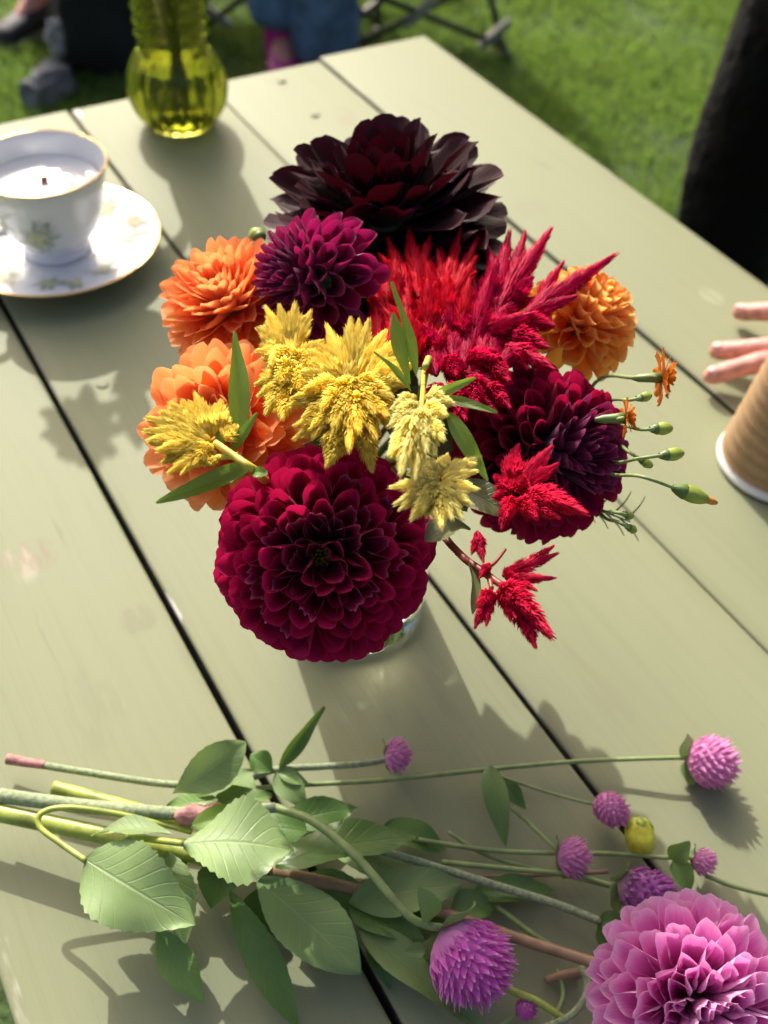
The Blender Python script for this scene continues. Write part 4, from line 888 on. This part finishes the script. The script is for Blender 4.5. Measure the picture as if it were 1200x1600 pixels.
leaf('leaf', at(400, 1390, .014), at(420, 1470, .006), .0220, dk, br, (.2, .1, 1), 0, .05, .3, 0, seed=97)
leaf('leaf', at(600, 1290, .008), at(700, 1330, .004), .0180, dk, br, (.0, .2, 1), 0, .05, .2, 0, seed=98)
leaf('leaf', at(740, 1395, .006), at(870, 1392, .004), .0160, dk, br, (.0, .2, 1), 0, .05, .2, 0, seed=99)
leaf('leaf', at(705, 1420, .008), at(775, 1420, .006), .0190, dk, br, (.0, .2, 1), 0, .06, .3, 0, seed=100)
leaf('leaf', at(480, 1300, .016), at(390, 1290, .014), .0200, dk, br, (.0, .2, 1), 0, .05, .3, 0, seed=101)
for k_, (a, b, c_, d, w_, z0, m_) in enumerate([(330, 1300, 420, 1360, .020, .030, dk), (300, 1330, 240, 1400, .020, .022, mdl), (430, 1290, 560, 1262, .018, .012, dk), (360, 1330, 330, 1420, .022, .018, dk), (470, 1370, 600, 1440, .022, .010, dk), (400, 1240, 330, 1200, .016, .018, M['lf_gray']), (520, 1330, 640, 1360, .022, .010, M['lf_gray']), (470, 1400, 520, 1500, .020, .008, dk), (620, 1400, 700, 1470, .020, .006, dk), (340, 1250, 260, 1262, .012, .030, mdl)]):
    leaf('leaf', at(a, b, z0), at(c_, d, z0*.7), w_, m_, br, (.1, .1, 1), (k_*37) % 40-20, .06, .22, .02, seed=120+k_, wide=.5)
tube('petiole', [at(134, 1345, .036), at(95, 1318, .034), at(62, 1292, .034), at(66, 1270, .036), at(110, 1262, .036), at(200, 1275, .032), at(300, 1300, .028)], .0014, .0014, M['stem_yellow'], br)
tube('petiole', [at(286, 1318, .045), at(240, 1312, .040), at(200, 1306, .030)], .0014, .0016, M['stem_yellow'], br)

# ------------------------------------------------------------------ flowers standing in the green vase (above the frame; they shade the table)
gvf = random.Random(77)
def vase_sprig(i, label, head, leaves):
    root = thing('vase_sprig', label, 'flower sprig', VB + Vector((0, 0, .01)), 'sprigs in the green vase')
    h_ = Vector(head); a = gvf.uniform(0, 6.28)
    tube('stem', [VB + Vector((.012*math.cos(a), .012*math.sin(a), .010)), VB + Vector((-.006*math.cos(a), -.006*math.sin(a), .10)), VB.lerp(h_, .55) + Vector((0, 0, .09)), h_], .0022, .0016, M['stem'], root)
    for k in range(leaves):
        b = (VB + Vector((0, 0, .19))).lerp(h_, .25 + .7*k/leaves); an = k*2.4 + i
        leaf('leaf', b, b + Vector((math.cos(an)*.055, math.sin(an)*.055, gvf.uniform(-.03, .03))), .026, M['lf_mid'], root, (0, 0, 1), gvf.uniform(-25, 25), .08, .2, seed=k+i*9)
    for k in range(26):
        th = math.acos(1-1.5*(k+.5)/26); ph = k*2.4
        d = Vector((math.sin(th)*math.cos(ph), math.sin(th)*math.sin(ph), math.cos(th))); nn = Vector((-math.cos(th)*math.cos(ph), -math.cos(th)*math.sin(ph), math.sin(th)))
        link('petal', gvf.choice(V_or if i % 2 else V_cr), None, root, Matrix.Translation(h_) @ frame(d, nn) @ Matrix.Diagonal((.020, .030, .020, 1)))
for i, (dx, dy, z, lab) in enumerate([(-.07, .02, .27, 'crimson flower sprig leaning left out of the green vase'), (.045, .03, .29, 'orange flower sprig leaning right out of the green vase'), (-.02, -.04, .33, 'tallest crimson flower sprig standing in the green vase'), (-.10, -.01, .21, 'low orange flower sprig at the left lip of the green vase'), (.01, .05, .24, 'short crimson flower sprig at the back of the green vase'), (-.14, .05, .31, 'orange flower sprig reaching farthest left from the green vase'), (-.115, .06, .185, 'crimson flower sprig hanging low on the left of the green vase')]):
    vase_sprig(i, lab, VB + Vector((dx, dy, z)), 7)

# ------------------------------------------------------------------ paper cup, mouth down
M['kraft'] = plain('kraft_paper', (.40, .255, .13), .8, .07, 120)
M['white_paper'] = plain('white_paper', (.78, .77, .73), .5, .02)
PC = Vector((.503, .2826, .0003))
pc = thing('paper_cup', 'brown rippled paper cup with white rim standing at the right edge', 'paper cup', PC)
v, f, uv = lathe(smooth_profile([(.0395, .0075), (.0300, .098)], 60), 96, lambda a, z, i: .00085*math.sin(z*2*math.pi/.0036))
link('ripple_sleeve', mesh('ripple_sleeve', v, f, True, uv), M['kraft'], pc, Matrix.Translation(PC))
v, f, uv = lathe([(.0392, .0), (.0408, .0004), (.0416, .002), (.0412, .0038), (.0400, .0048), (.0390, .0085), (.0384, .0085), (.0385, .001)], 96, close=True)
link('rolled_rim', mesh('rolled_rim', v, f, True, uv), M['white_paper'], pc, Matrix.Translation(PC))
v, f, uv = lathe([(.0378, .002), (.0285, .102), (.0290, .1045), (.0282, .1045), (.0276, .101), (1e-5, .101)], 64); link('inner_cup', mesh('inner_cup', v, f, True, uv), M['white_paper'], pc, Matrix.Translation(PC))

# ------------------------------------------------------------------ people
M['skin'] = plain('skin', (.66, .30, .24), .5, .2, 160, bmp=.0014, **{'Subsurface Weight': .25, 'Subsurface Radius': (.012, .005, .003)})
M['nail'] = plain('nail', (.62, .33, .29), .45, .03)
M['black_cloth'] = plain('black_cloth', (.0012, .0013, .0018), .9, .3, 5, bmp=.12, **{'Specular IOR Level': .2})
M['navy_cloth'] = plain('dark_cloth', (.012, .014, .02), .85, .2, 400)
M['denim'] = plain('denim', (.085, .16, .28), .85, .3, 14, bmp=.03)
M['grey_cloth'] = plain('grey_cloth', (.19, .19, .20), .8, .2, 60)
M['pale_grey_cloth'] = plain('pale_grey_cloth', (.30, .30, .32), .8, .3, 30)
M['magenta_rubber'] = plain('magenta_rubber', (.52, .03, .26), .5, .08, 80)
M['shoe_black'] = plain('shoe_black', (.012, .013, .018), .6, .2, 90)
M['sole'] = plain('sole_pale', (.42, .36, .30), .7, .1, 90)
M['hair'] = plain('hair_brown', (.05, .028, .016), .5, .2, 300)
def skin(name, joints, edges, mat, parent, sub=2):
    """one continuous surface grown over a joint graph; joints: name -> (point, radius)"""
    keys = list(joints); me = bpy.data.meshes.new(name)
    me.from_pydata([tuple(joints[k][0]) for k in keys], [(keys.index(a), keys.index(b)) for a, b in edges], [])
    o = link(name, me, mat, parent, Matrix.Translation(WM[parent.name].translation))
    for q in me.vertices: q.co -= WM[parent.name].translation
    md = o.modifiers.new('skin', 'SKIN'); md.use_smooth_shade = True; md.branch_smoothing = .6
    sv = me.skin_vertices[0].data
    for i, k in enumerate(keys):
        r = joints[k][1]; sv[i].radius = r if isinstance(r, tuple) else (r, r); sv[i].use_root = i == 0
    s = o.modifiers.new('sub', 'SUBSURF'); s.levels = sub; s.render_levels = sub
    return o
def E_(s): return [tuple(p.split('-')) for p in s.split()]
def person(label, pel, fwd, legs, torso_up=(0, 0, 1), top='black_cloth', trousers='black_cloth', shoes='shoe_black', arms=None, group='people around the table', foot_r=.045, leg_r=(.085, .062, .05), cuff=.12, hand_extra=None, boot=0):
    """legs: [(hip, knee, ankle), ...]; arms: [(elbow, wrist), ...] in world space"""
    pel = Vector(pel); fwd = Vector(fwd).normalized(); up = Vector(torso_up).normalized(); right = fwd.cross(up).normalized()
    root = thing('person', label, 'person', (pel.x, pel.y, GZ), group)
    chest = pel + up*.34; neck = pel + up*.50; head = pel + up*.64 + fwd*.03
    shl = [chest + up*.11 + right*s*.17 for s in (-1, 1)]
    arms = arms or [(shl[i] + right*s*.05 - up*.27, shl[i] + right*s*.02 - up*.42 + fwd*.16) for i, s in enumerate((-1, 1))]
    J = dict(pel=(pel, .10), waist=(pel + up*.18, .095), chest=(chest, (.12, .10)), neck=(neck, .052), head=(head - up*.01, .075), crown=(head + up*.07 - fwd*.01, .07))
    Ed = E_('pel-waist waist-chest chest-neck neck-head head-crown')
    for i in (0, 1):
        J.update({f's{i}': (shl[i], .048), f'e{i}': (arms[i][0], .036), f'w{i}': (arms[i][1], .026)})
        Ed += [('chest', f's{i}'), (f's{i}', f'e{i}'), (f'e{i}', f'w{i}')]
        hp, kn, an = [Vector(q) for q in legs[i]]; toe = an + (kn-hp+fwd*.3).cross(up).cross(up).normalized()*-.0 + fwd*.12 - Vector((0, 0, an.z-GZ-.03))
        J.update({f'h{i}': (hp, .08), f'k{i}': (kn, .052), f'a{i}': (an, .036), f't{i}': (toe, .028)})
        Ed += [('pel', f'h{i}'), (f'h{i}', f'k{i}'), (f'k{i}', f'a{i}'), (f'a{i}', f't{i}')]
        if not (hand_extra and i == hand_extra[0]):
            hv = (Vector(arms[i][1])-Vector(arms[i][0])).normalized(); sd = hv.cross(up); sd.normalize()
            J[f'm{i}'] = (Vector(arms[i][1]) + hv*.07, (.03, .016)); Ed.append((f'w{i}', f'm{i}'))
            for k in range(4):
                b = Vector(arms[i][1]) + hv*.10 + sd*(k-1.5)*.019
                J[f'f{i}{k}'] = (b, .009); J[f'g{i}{k}'] = (b + hv*(.05+.008*(k in (1, 2))) - up*.01, .0075); Ed += [(f'm{i}', f'f{i}{k}'), (f'f{i}{k}', f'g{i}{k}')]
            tb = Vector(arms[i][1]) + hv*.03 + sd*.035; J[f'th{i}'] = (tb, .011); J[f'ti{i}'] = (tb + hv*.045 + sd*.015, .009); Ed += [(f'w{i}', f'th{i}'), (f'th{i}', f'ti{i}')]
    if hand_extra: J.update(hand_extra[1]); Ed += hand_extra[2]
    skin('body', J, Ed, M['skin'], root, 2)
    # face and hair
    v, f, uv = lathe(smooth_profile([(1e-5, -.02), (.07, -.01), (.094, .05), (.085, .11), (.05, .145), (1e-5, .155)], 3), 20)
    link('hair', mesh('hair', v, f, True, uv), M['hair'], root, Matrix.Translation(head - fwd*.022 + up*.0) @ frame(fwd, up))
    tube('nose', [head + fwd*.072 + up*.02, head + fwd*.092 - up*.012, head + fwd*.078 - up*.02], .007, .011, M['skin'], root, 8)
    for s in (-1, 1):
        v, f, uv = lathe([(1e-5, -.006), (.008, -.003), (.010, 0), (.008, .003), (1e-5, .006)], 10); link('eye', mesh('eye', v, f, True, uv), M['white_paper'], root, Matrix.Translation(head + fwd*.068 + right*s*.03 + up*.018) @ frame(up, fwd))
    # clothes
    T_ = dict(pel=(pel, .125), w=(pel + up*.10, (.13, .12))); Te = [('pel', 'w')]
    for i in (0, 1):
        hp, kn, an = [Vector(q) for q in legs[i]]
        T_.update({f'h{i}': (hp, leg_r[0]+.015), f'q{i}': (hp.lerp(kn, .5), leg_r[0]), f'k{i}': (kn, leg_r[1]+.012), f'c{i}': (kn.lerp(an, .5), leg_r[1]), f'a{i}': (an.lerp(kn, cuff[i] if isinstance(cuff, tuple) else cuff), leg_r[2]+.012)})
        Te += [('pel', f'h{i}'), (f'h{i}', f'q{i}'), (f'q{i}', f'k{i}'), (f'k{i}', f'c{i}'), (f'c{i}', f'a{i}')]
    skin('trousers', T_, Te, M[trousers], root, 2)
    S_ = dict(c=(chest, (.150, .125)), w=(pel + up*.14, (.13, .115)), b=(pel + up*.02, (.14, .125)), n=(chest + up*.13, .075)); Se = E_('c-w w-b c-n')
    for i in (0, 1):
        el, wr = [Vector(q) for q in arms[i]]
        S_.update({f's{i}': (shl[i], .062), f'e{i}': (el, .05), f'r{i}': (wr.lerp(el, .3), .040)}); Se += [('c', f's{i}'), (f's{i}', f'e{i}'), (f'e{i}', f'r{i}')]
    skin('top', S_, Se, M[top], root, 2)
    for i in (0, 1):
        an = Vector(legs[i][2]); g = Vector((an.x, an.y, GZ)); F = frame(fwd, Vector((0, 0, 1)))
        V, Fc, U = [], [], []
        secs = [(-.075, .02, .07), (-.06, .036, .085), (-.01, .040, .088), (.05, .042, .070), (.11, .046, .052), (.16, .042, .042), (.185, .022, .030)]
        K = 12
        for y, hw, hh in secs:
            for j in range(K):
                a = 2*math.pi*j/K; V.append((hw*math.cos(a), y, .018 + max(0, .5+.5*math.sin(a))*hh*1.0))
        for s_ in range(len(secs)-1):
            for j in range(K): Fc.append((s_*K+j, s_*K+(j+1) % K, s_*K+K+(j+1) % K, s_*K+K+j))
        Fc += [tuple(range(K-1, -1, -1)), tuple((len(secs)-1)*K+j for j in range(K))]
        sh = link('shoe', mesh('shoe', V, Fc), M[shoes], root, Matrix.Translation(g) @ F)
        if boot: tube('boot_shaft', [an + Vector((0, 0, -.06)), an + Vector((0, 0, boot*.5)), an + Vector((0, 0, boot))], .045, .056, M[shoes], sh, 16)
        ol = [(math.cos(2*math.pi*j/24)*(.047 if math.cos(2*math.pi*j/24) else 1), .055 + .135*math.sin(2*math.pi*j/24)) for j in range(24)]
        VV = [(x, y, .002) for x, y in ol] + [(x, y, .024) for x, y in ol]
        FF = [tuple(range(23, -1, -1)), tuple(range(24, 48))] + [(j, (j+1) % 24, 24+(j+1) % 24, 24+j) for j in range(24)]
        link('sole', mesh('sole', VV, FF, False), M['sole'] if shoes == 'shoe_black' else M[shoes], sh, Matrix.Translation(g) @ F)
    return root
def stand(x, y, fwd, gap=.10):
    f_ = Vector(fwd).normalized(); r_ = f_.cross(Vector((0, 0, 1)))
    L_ = []
    for s in (-1, 1):
        b = Vector((x, y, 0)) + r_*s*gap
        L_.append((Vector((b.x, b.y, GZ+.90)), Vector((b.x, b.y, GZ+.48)) + f_*.03, Vector((b.x, b.y, GZ+.09))))
    return (x, y, GZ+.95), f_, L_
# black trousers, standing beyond the table
pel, fw, lg = stand(1.285, .95, (-.62, .78, 0), .075)
person('person in loose black trousers standing on the lawn right of the table', pel, fw, lg, leg_r=(.098, .085, .085))
# the one whose hand lies on the table behind the paper cup
pel, fw, lg = stand(1.06, .30, (-1, .1, 0), .10)
wr = at(1420, 520, .036); el = Vector((.90, .33, .17))
hz = {}; he = []
hz['m'] = (at(1335, 535, .028), (.034, .016))
def fg(px, py, z): p = at(px, py, z); return (p.x, p.y, p.z)
fing = [('ix', [fg(1290, 492, .026), fg(1215, 488, .024), fg(1160, 488, .0125)]), ('md', [fg(1280, 540, .027), fg(1195, 545, .023), fg(1126, 549, .0125)]), ('rg', [fg(1275, 560, .025), fg(1190, 566, .022), fg(1118, 586, .0125)]), ('lt', [fg(1280, 600, .022), fg(1225, 615, .017), fg(1195, 625, .010)])]
for nm, pts in fing:
    for k, p in enumerate(pts): hz[nm+str(k)] = (Vector(p), (.0092, .0086, .0074)[k])
    hz[nm+'a'] = (Vector(pts[0]).lerp(Vector(pts[1]), .5) + Vector((0, 0, .002)), .0078); hz[nm+'b'] = (Vector(pts[1]).lerp(Vector(pts[2]), .5) + Vector((0, 0, .001)), .0072)
    hz[nm+'3'] = (Vector(pts[2]) + (Vector(pts[2])-Vector(pts[1]))*.16, .0058); hz[nm+'4'] = (Vector(pts[2]) + (Vector(pts[2])-Vector(pts[1]))*.28, .0030)
    he += [('m', nm+'0'), (nm+'0', nm+'a'), (nm+'a', nm+'1'), (nm+'1', nm+'b'), (nm+'b', nm+'2'), (nm+'2', nm+'3'), (nm+'3', nm+'4')]
hz['t0'] = (at(1380, 440, .022), .012); hz['t1'] = (at(1310, 405, .018), .0098); hz['t2'] = (at(1262, 400, .012), .008)
he += [('w0', 'm'), ('m', 't0'), ('t0', 't1'), ('t1', 't2')]
hp_ = person('person in black reaching from the right with fingers spread behind the paper cup', pel, fw, lg, torso_up=(-.25, 0, 1), arms=[(el, wr), (Vector((1.12, .58, .30)), Vector((1.02, .60, .12)))], hand_extra=(0, hz, he))
for nm, pts in fing[:3]:
    a, b = Vector(pts[1]), Vector(pts[2]); d = (b-a).normalized(); tp = b + d*.003
    v, f, uv = lathe([(1e-5, .0010), (.6, .0006), (.92, 0), (1.0, -.0012)], 14); V = [(x*.0042, y*.0056, z) for x, y, z in v]
    link('nail', mesh('nail', V, f, True, uv), M['nail'], hp_, Matrix.Translation(tp + Vector((0, 0, .0066))) @ frame(d, Vector((0, 0, 1))))
# sitting in jeans with magenta boots
sx, sy = 1.50, 3.00
def seat(x, y, fwd, spread=.11, reach=.40, foot=.12, seat_h=.44):
    f_ = Vector(fwd).normalized(); r_ = f_.cross(Vector((0, 0, 1))); p = Vector((x, y, GZ+seat_h+.06)); L_ = []
    for s in (-1, 1):
        h_ = p + r_*s*.09; k_ = p + r_*s*spread + f_*reach + Vector((0, 0, .04)); L_.append((h_, k_, Vector((k_.x, k_.y, GZ+.09)) + f_*foot*(1 if s > 0 else .2) + r_*s*.02))
    return p, f_, L_
jf = at(508, 135, GZ); jf2 = at(442, 112, GZ)
fwJ = Vector((-.35, -.94, 0)).normalized(); pJ = Vector(((jf.x+jf2.x)/2, (jf.y+jf2.y)/2, GZ+.5)) - fwJ*.42; pJ.z = GZ+.50
rJ = fwJ.cross(Vector((0, 0, 1)))
def leg_to(p, ft, s):
    h_ = p + rJ*s*.09; a_ = Vector((ft.x, ft.y, GZ+.10)); k_ = Vector((ft.x, ft.y, GZ+.52)) + fwJ*.0; return (h_, k_, a_)
person('person sitting behind the table in blue jeans and magenta boots', pJ, fwJ, [leg_to(pJ, jf2, -1), leg_to(pJ, jf, 1)], trousers='denim', shoes='magenta_rubber', top='grey_cloth', leg_r=(.085, .082, .092), cuff=(.02, -.15), boot=.22)
# sitting further left in grey with black shoes
kf = at(75, 45, GZ); kf2 = at(150, 70, GZ); fwK = Vector((-.75, -.45, 0)).normalized(); pK = Vector(((kf.x+kf2.x)/2, (kf.y+kf2.y)/2, 0)) - fwK*.40; pK.z = GZ+.5; rJ = fwK.cross(Vector((0, 0, 1)))
person('person sitting at the upper left in grey trousers and black shoes with pale soles', pK, fwK, [leg_to(pK, kf, -1), leg_to(pK, kf2 - fwK*.05, 1)], trousers='pale_grey_cloth', shoes='shoe_black', top='navy_cloth', leg_r=(.085, .07, .06), cuff=.05)

# ------------------------------------------------------------------ folding chairs and bag behind the table
M['tube_black'] = plain('black_tube', (.010, .010, .011), .4, .1)
M['joint_grey'] = plain('grey_joint', (.34, .35, .36), .35, .1, metal=.6)
M['pink_fabric'] = plain('pink_fabric', (.42, .17, .27), .8, .5, 14)
M['black_fabric'] = plain('black_fabric', (.008, .009, .011), .85, .2, 200)
def camp_chair(label, c, fwd, fabric, w_=.50, d_=.44, sh=.42):
    c = Vector((c[0], c[1], GZ)); f_ = Vector(fwd).normalized(); r_ = f_.cross(Vector((0, 0, 1))); up = Vector((0, 0, 1))
    root = thing('folding_chair', label, 'chair', c, 'folding camp chairs on the lawn')
    def P(a, b, z): return c + r_*a*w_/2 + f_*b*d_/2 + up*z
    for a in (-1, 1):
        for b in (-1, 1):
            tube('leg', [P(a, b, .012), P(a*.94, -b*.86, sh)], .0095, .0095, M['tube_black'], root, 8, 2)
            fo = lathe([(1e-5, 0), (.022, 0), (.022, .018), (.010, .022)], 12); link('foot', mesh('foot', fo[0], fo[1], True, fo[2]), M['tube_black'], root, Matrix.Translation(P(a, b, 0)))
        tube('upright', [P(a*.94, -.86, sh-.02), P(a*.98, -1.15, sh+.42)], .0095, .0095, M['tube_black'], root, 8, 2)
        tube('arm', [P(a, -1.0, sh+.22), P(a, .9, sh+.20)], .016, .016, M['black_fabric'], root, 8, 2)
    for b in (-1, 1):
        for s in (-1, 1):
            tube('cross_brace', [P(-s, b, .03), P(s, b, sh-.05)], .0085, .0085, M['tube_black'], root, 8, 2)
        q = box((-.05, -.011, -.011), (.05, .011, .011), .003); link('joint', q, M['joint_grey'], root, Matrix.Translation(P(0, b, sh*.5-.01)) @ frame(f_, up) @ Matrix.Rotation(.65, 4, 'Y'))
        for s in (-1, 1): link('joint', q, M['joint_grey'], root, Matrix.Translation(P(s*.86, b, .07)) @ frame(f_, up) @ Matrix.Rotation(-s*.65, 4, 'Y'))
    def sheet(nm, fn, m):
        V, Fc = [], []
        for j in range(7):
            for i in range(7): V.append(fn(i/6*2-1, j/6*2-1))
        for j in range(6):
            for i in range(6): k = j*7+i; Fc.append((k, k+1, k+8, k+7))
        o = link(nm, mesh(nm, V, Fc), m, root); s_ = o.modifiers.new('thick', 'SOLIDIFY'); s_.thickness = .004
    sheet('seat', lambda a, b: P(a*.94, b*.9, sh - .05*(1-a*a)), fabric); sheet('backrest', lambda a, b: P(a*.96, -1.0 - .15*(b+1)/2 - .12*(1-a*a), sh+.24+b*.19), fabric)
    return root
cj = pJ - fwJ*.06
camp_chair('black framed folding chair carrying the person in jeans', (cj.x, cj.y), fwJ, M['black_fabric'])
cx_ = at(655, 20, GZ+.14)
camp_chair('folding chair with pink fabric beyond the far table corner', (cx_.x+.055, cx_.y+.213), (-.25, -.97, 0), M['pink_fabric'], .52, .44, .30)
camp_chair('black folding chair carrying the person at the upper left', ((pK - fwK*.06).x, (pK - fwK*.06).y), fwK, M['black_fabric'])
bg_c = at(150, 120, GZ)
bag = thing('bag', 'slumped black bag with grey flap on the grass beyond the table', 'bag', bg_c)
def blob(nm, cen, sx_, sy_, sz_, mat, seed, fwdv=(0, 1, 0)):
    from mathutils import noise as mn
    V, Fc = [], []
    nu_, nv_ = 28, 16
    for j in range(nv_+1):
        th = math.pi*j/nv_
        for i in range(nu_):
            ph = 2*math.pi*i/nu_; d = Vector((math.sin(th)*math.cos(ph), math.sin(th)*math.sin(ph), math.cos(th)))
            e = Vector([math.copysign(abs(q)**.6, q) for q in d]); k = 1 + .40*mn.noise(d*2.1 + Vector((seed, 0, 0))) + .22*mn.noise(d*5 + Vector((0, seed, 0)))
            V.append((e.x*sx_*k, e.y*sy_*k, e.z*sz_*k))
    for j in range(nv_):
        for i in range(nu_): Fc.append((j*nu_+i, j*nu_+(i+1) % nu_, (j+1)*nu_+(i+1) % nu_, (j+1)*nu_+i))
    return link(nm, mesh(nm, V, Fc), mat, bag, Matrix.Translation(Vector(cen)) @ frame(Vector(fwdv), Vector((0, 0, 1))))
blob('body', bg_c + Vector((.05, .02, .13)), .11, .10, .15, M['black_fabric'], 2.3, (.3, 1, 0))
blob('flap', at(76, 138, GZ+.035), .035, .075, .045, M['grey_cloth'], 5.1, (.9, .6, 0))
blob('pocket', at(108, 60, GZ+.10), .05, .04, .05, M['pale_grey_cloth'], 8.4, (.3, 1, 0))
tube('strap', [bg_c + Vector((-.06, -.05, .29)), bg_c + Vector((-.02, -.10, .36)), bg_c + Vector((.08, -.08, .34)), bg_c + Vector((.12, -.02, .27))], .011, .011, M['black_fabric'], bag, 8)

for o in bpy.data.objects:                     # let the sun focus through the glass onto the boards
    if o.type == 'MESH' and o.parent is tum: o.cycles.is_caustics_caster = True
    if o.name.startswith('plank'): o.cycles.is_caustics_receiver = True
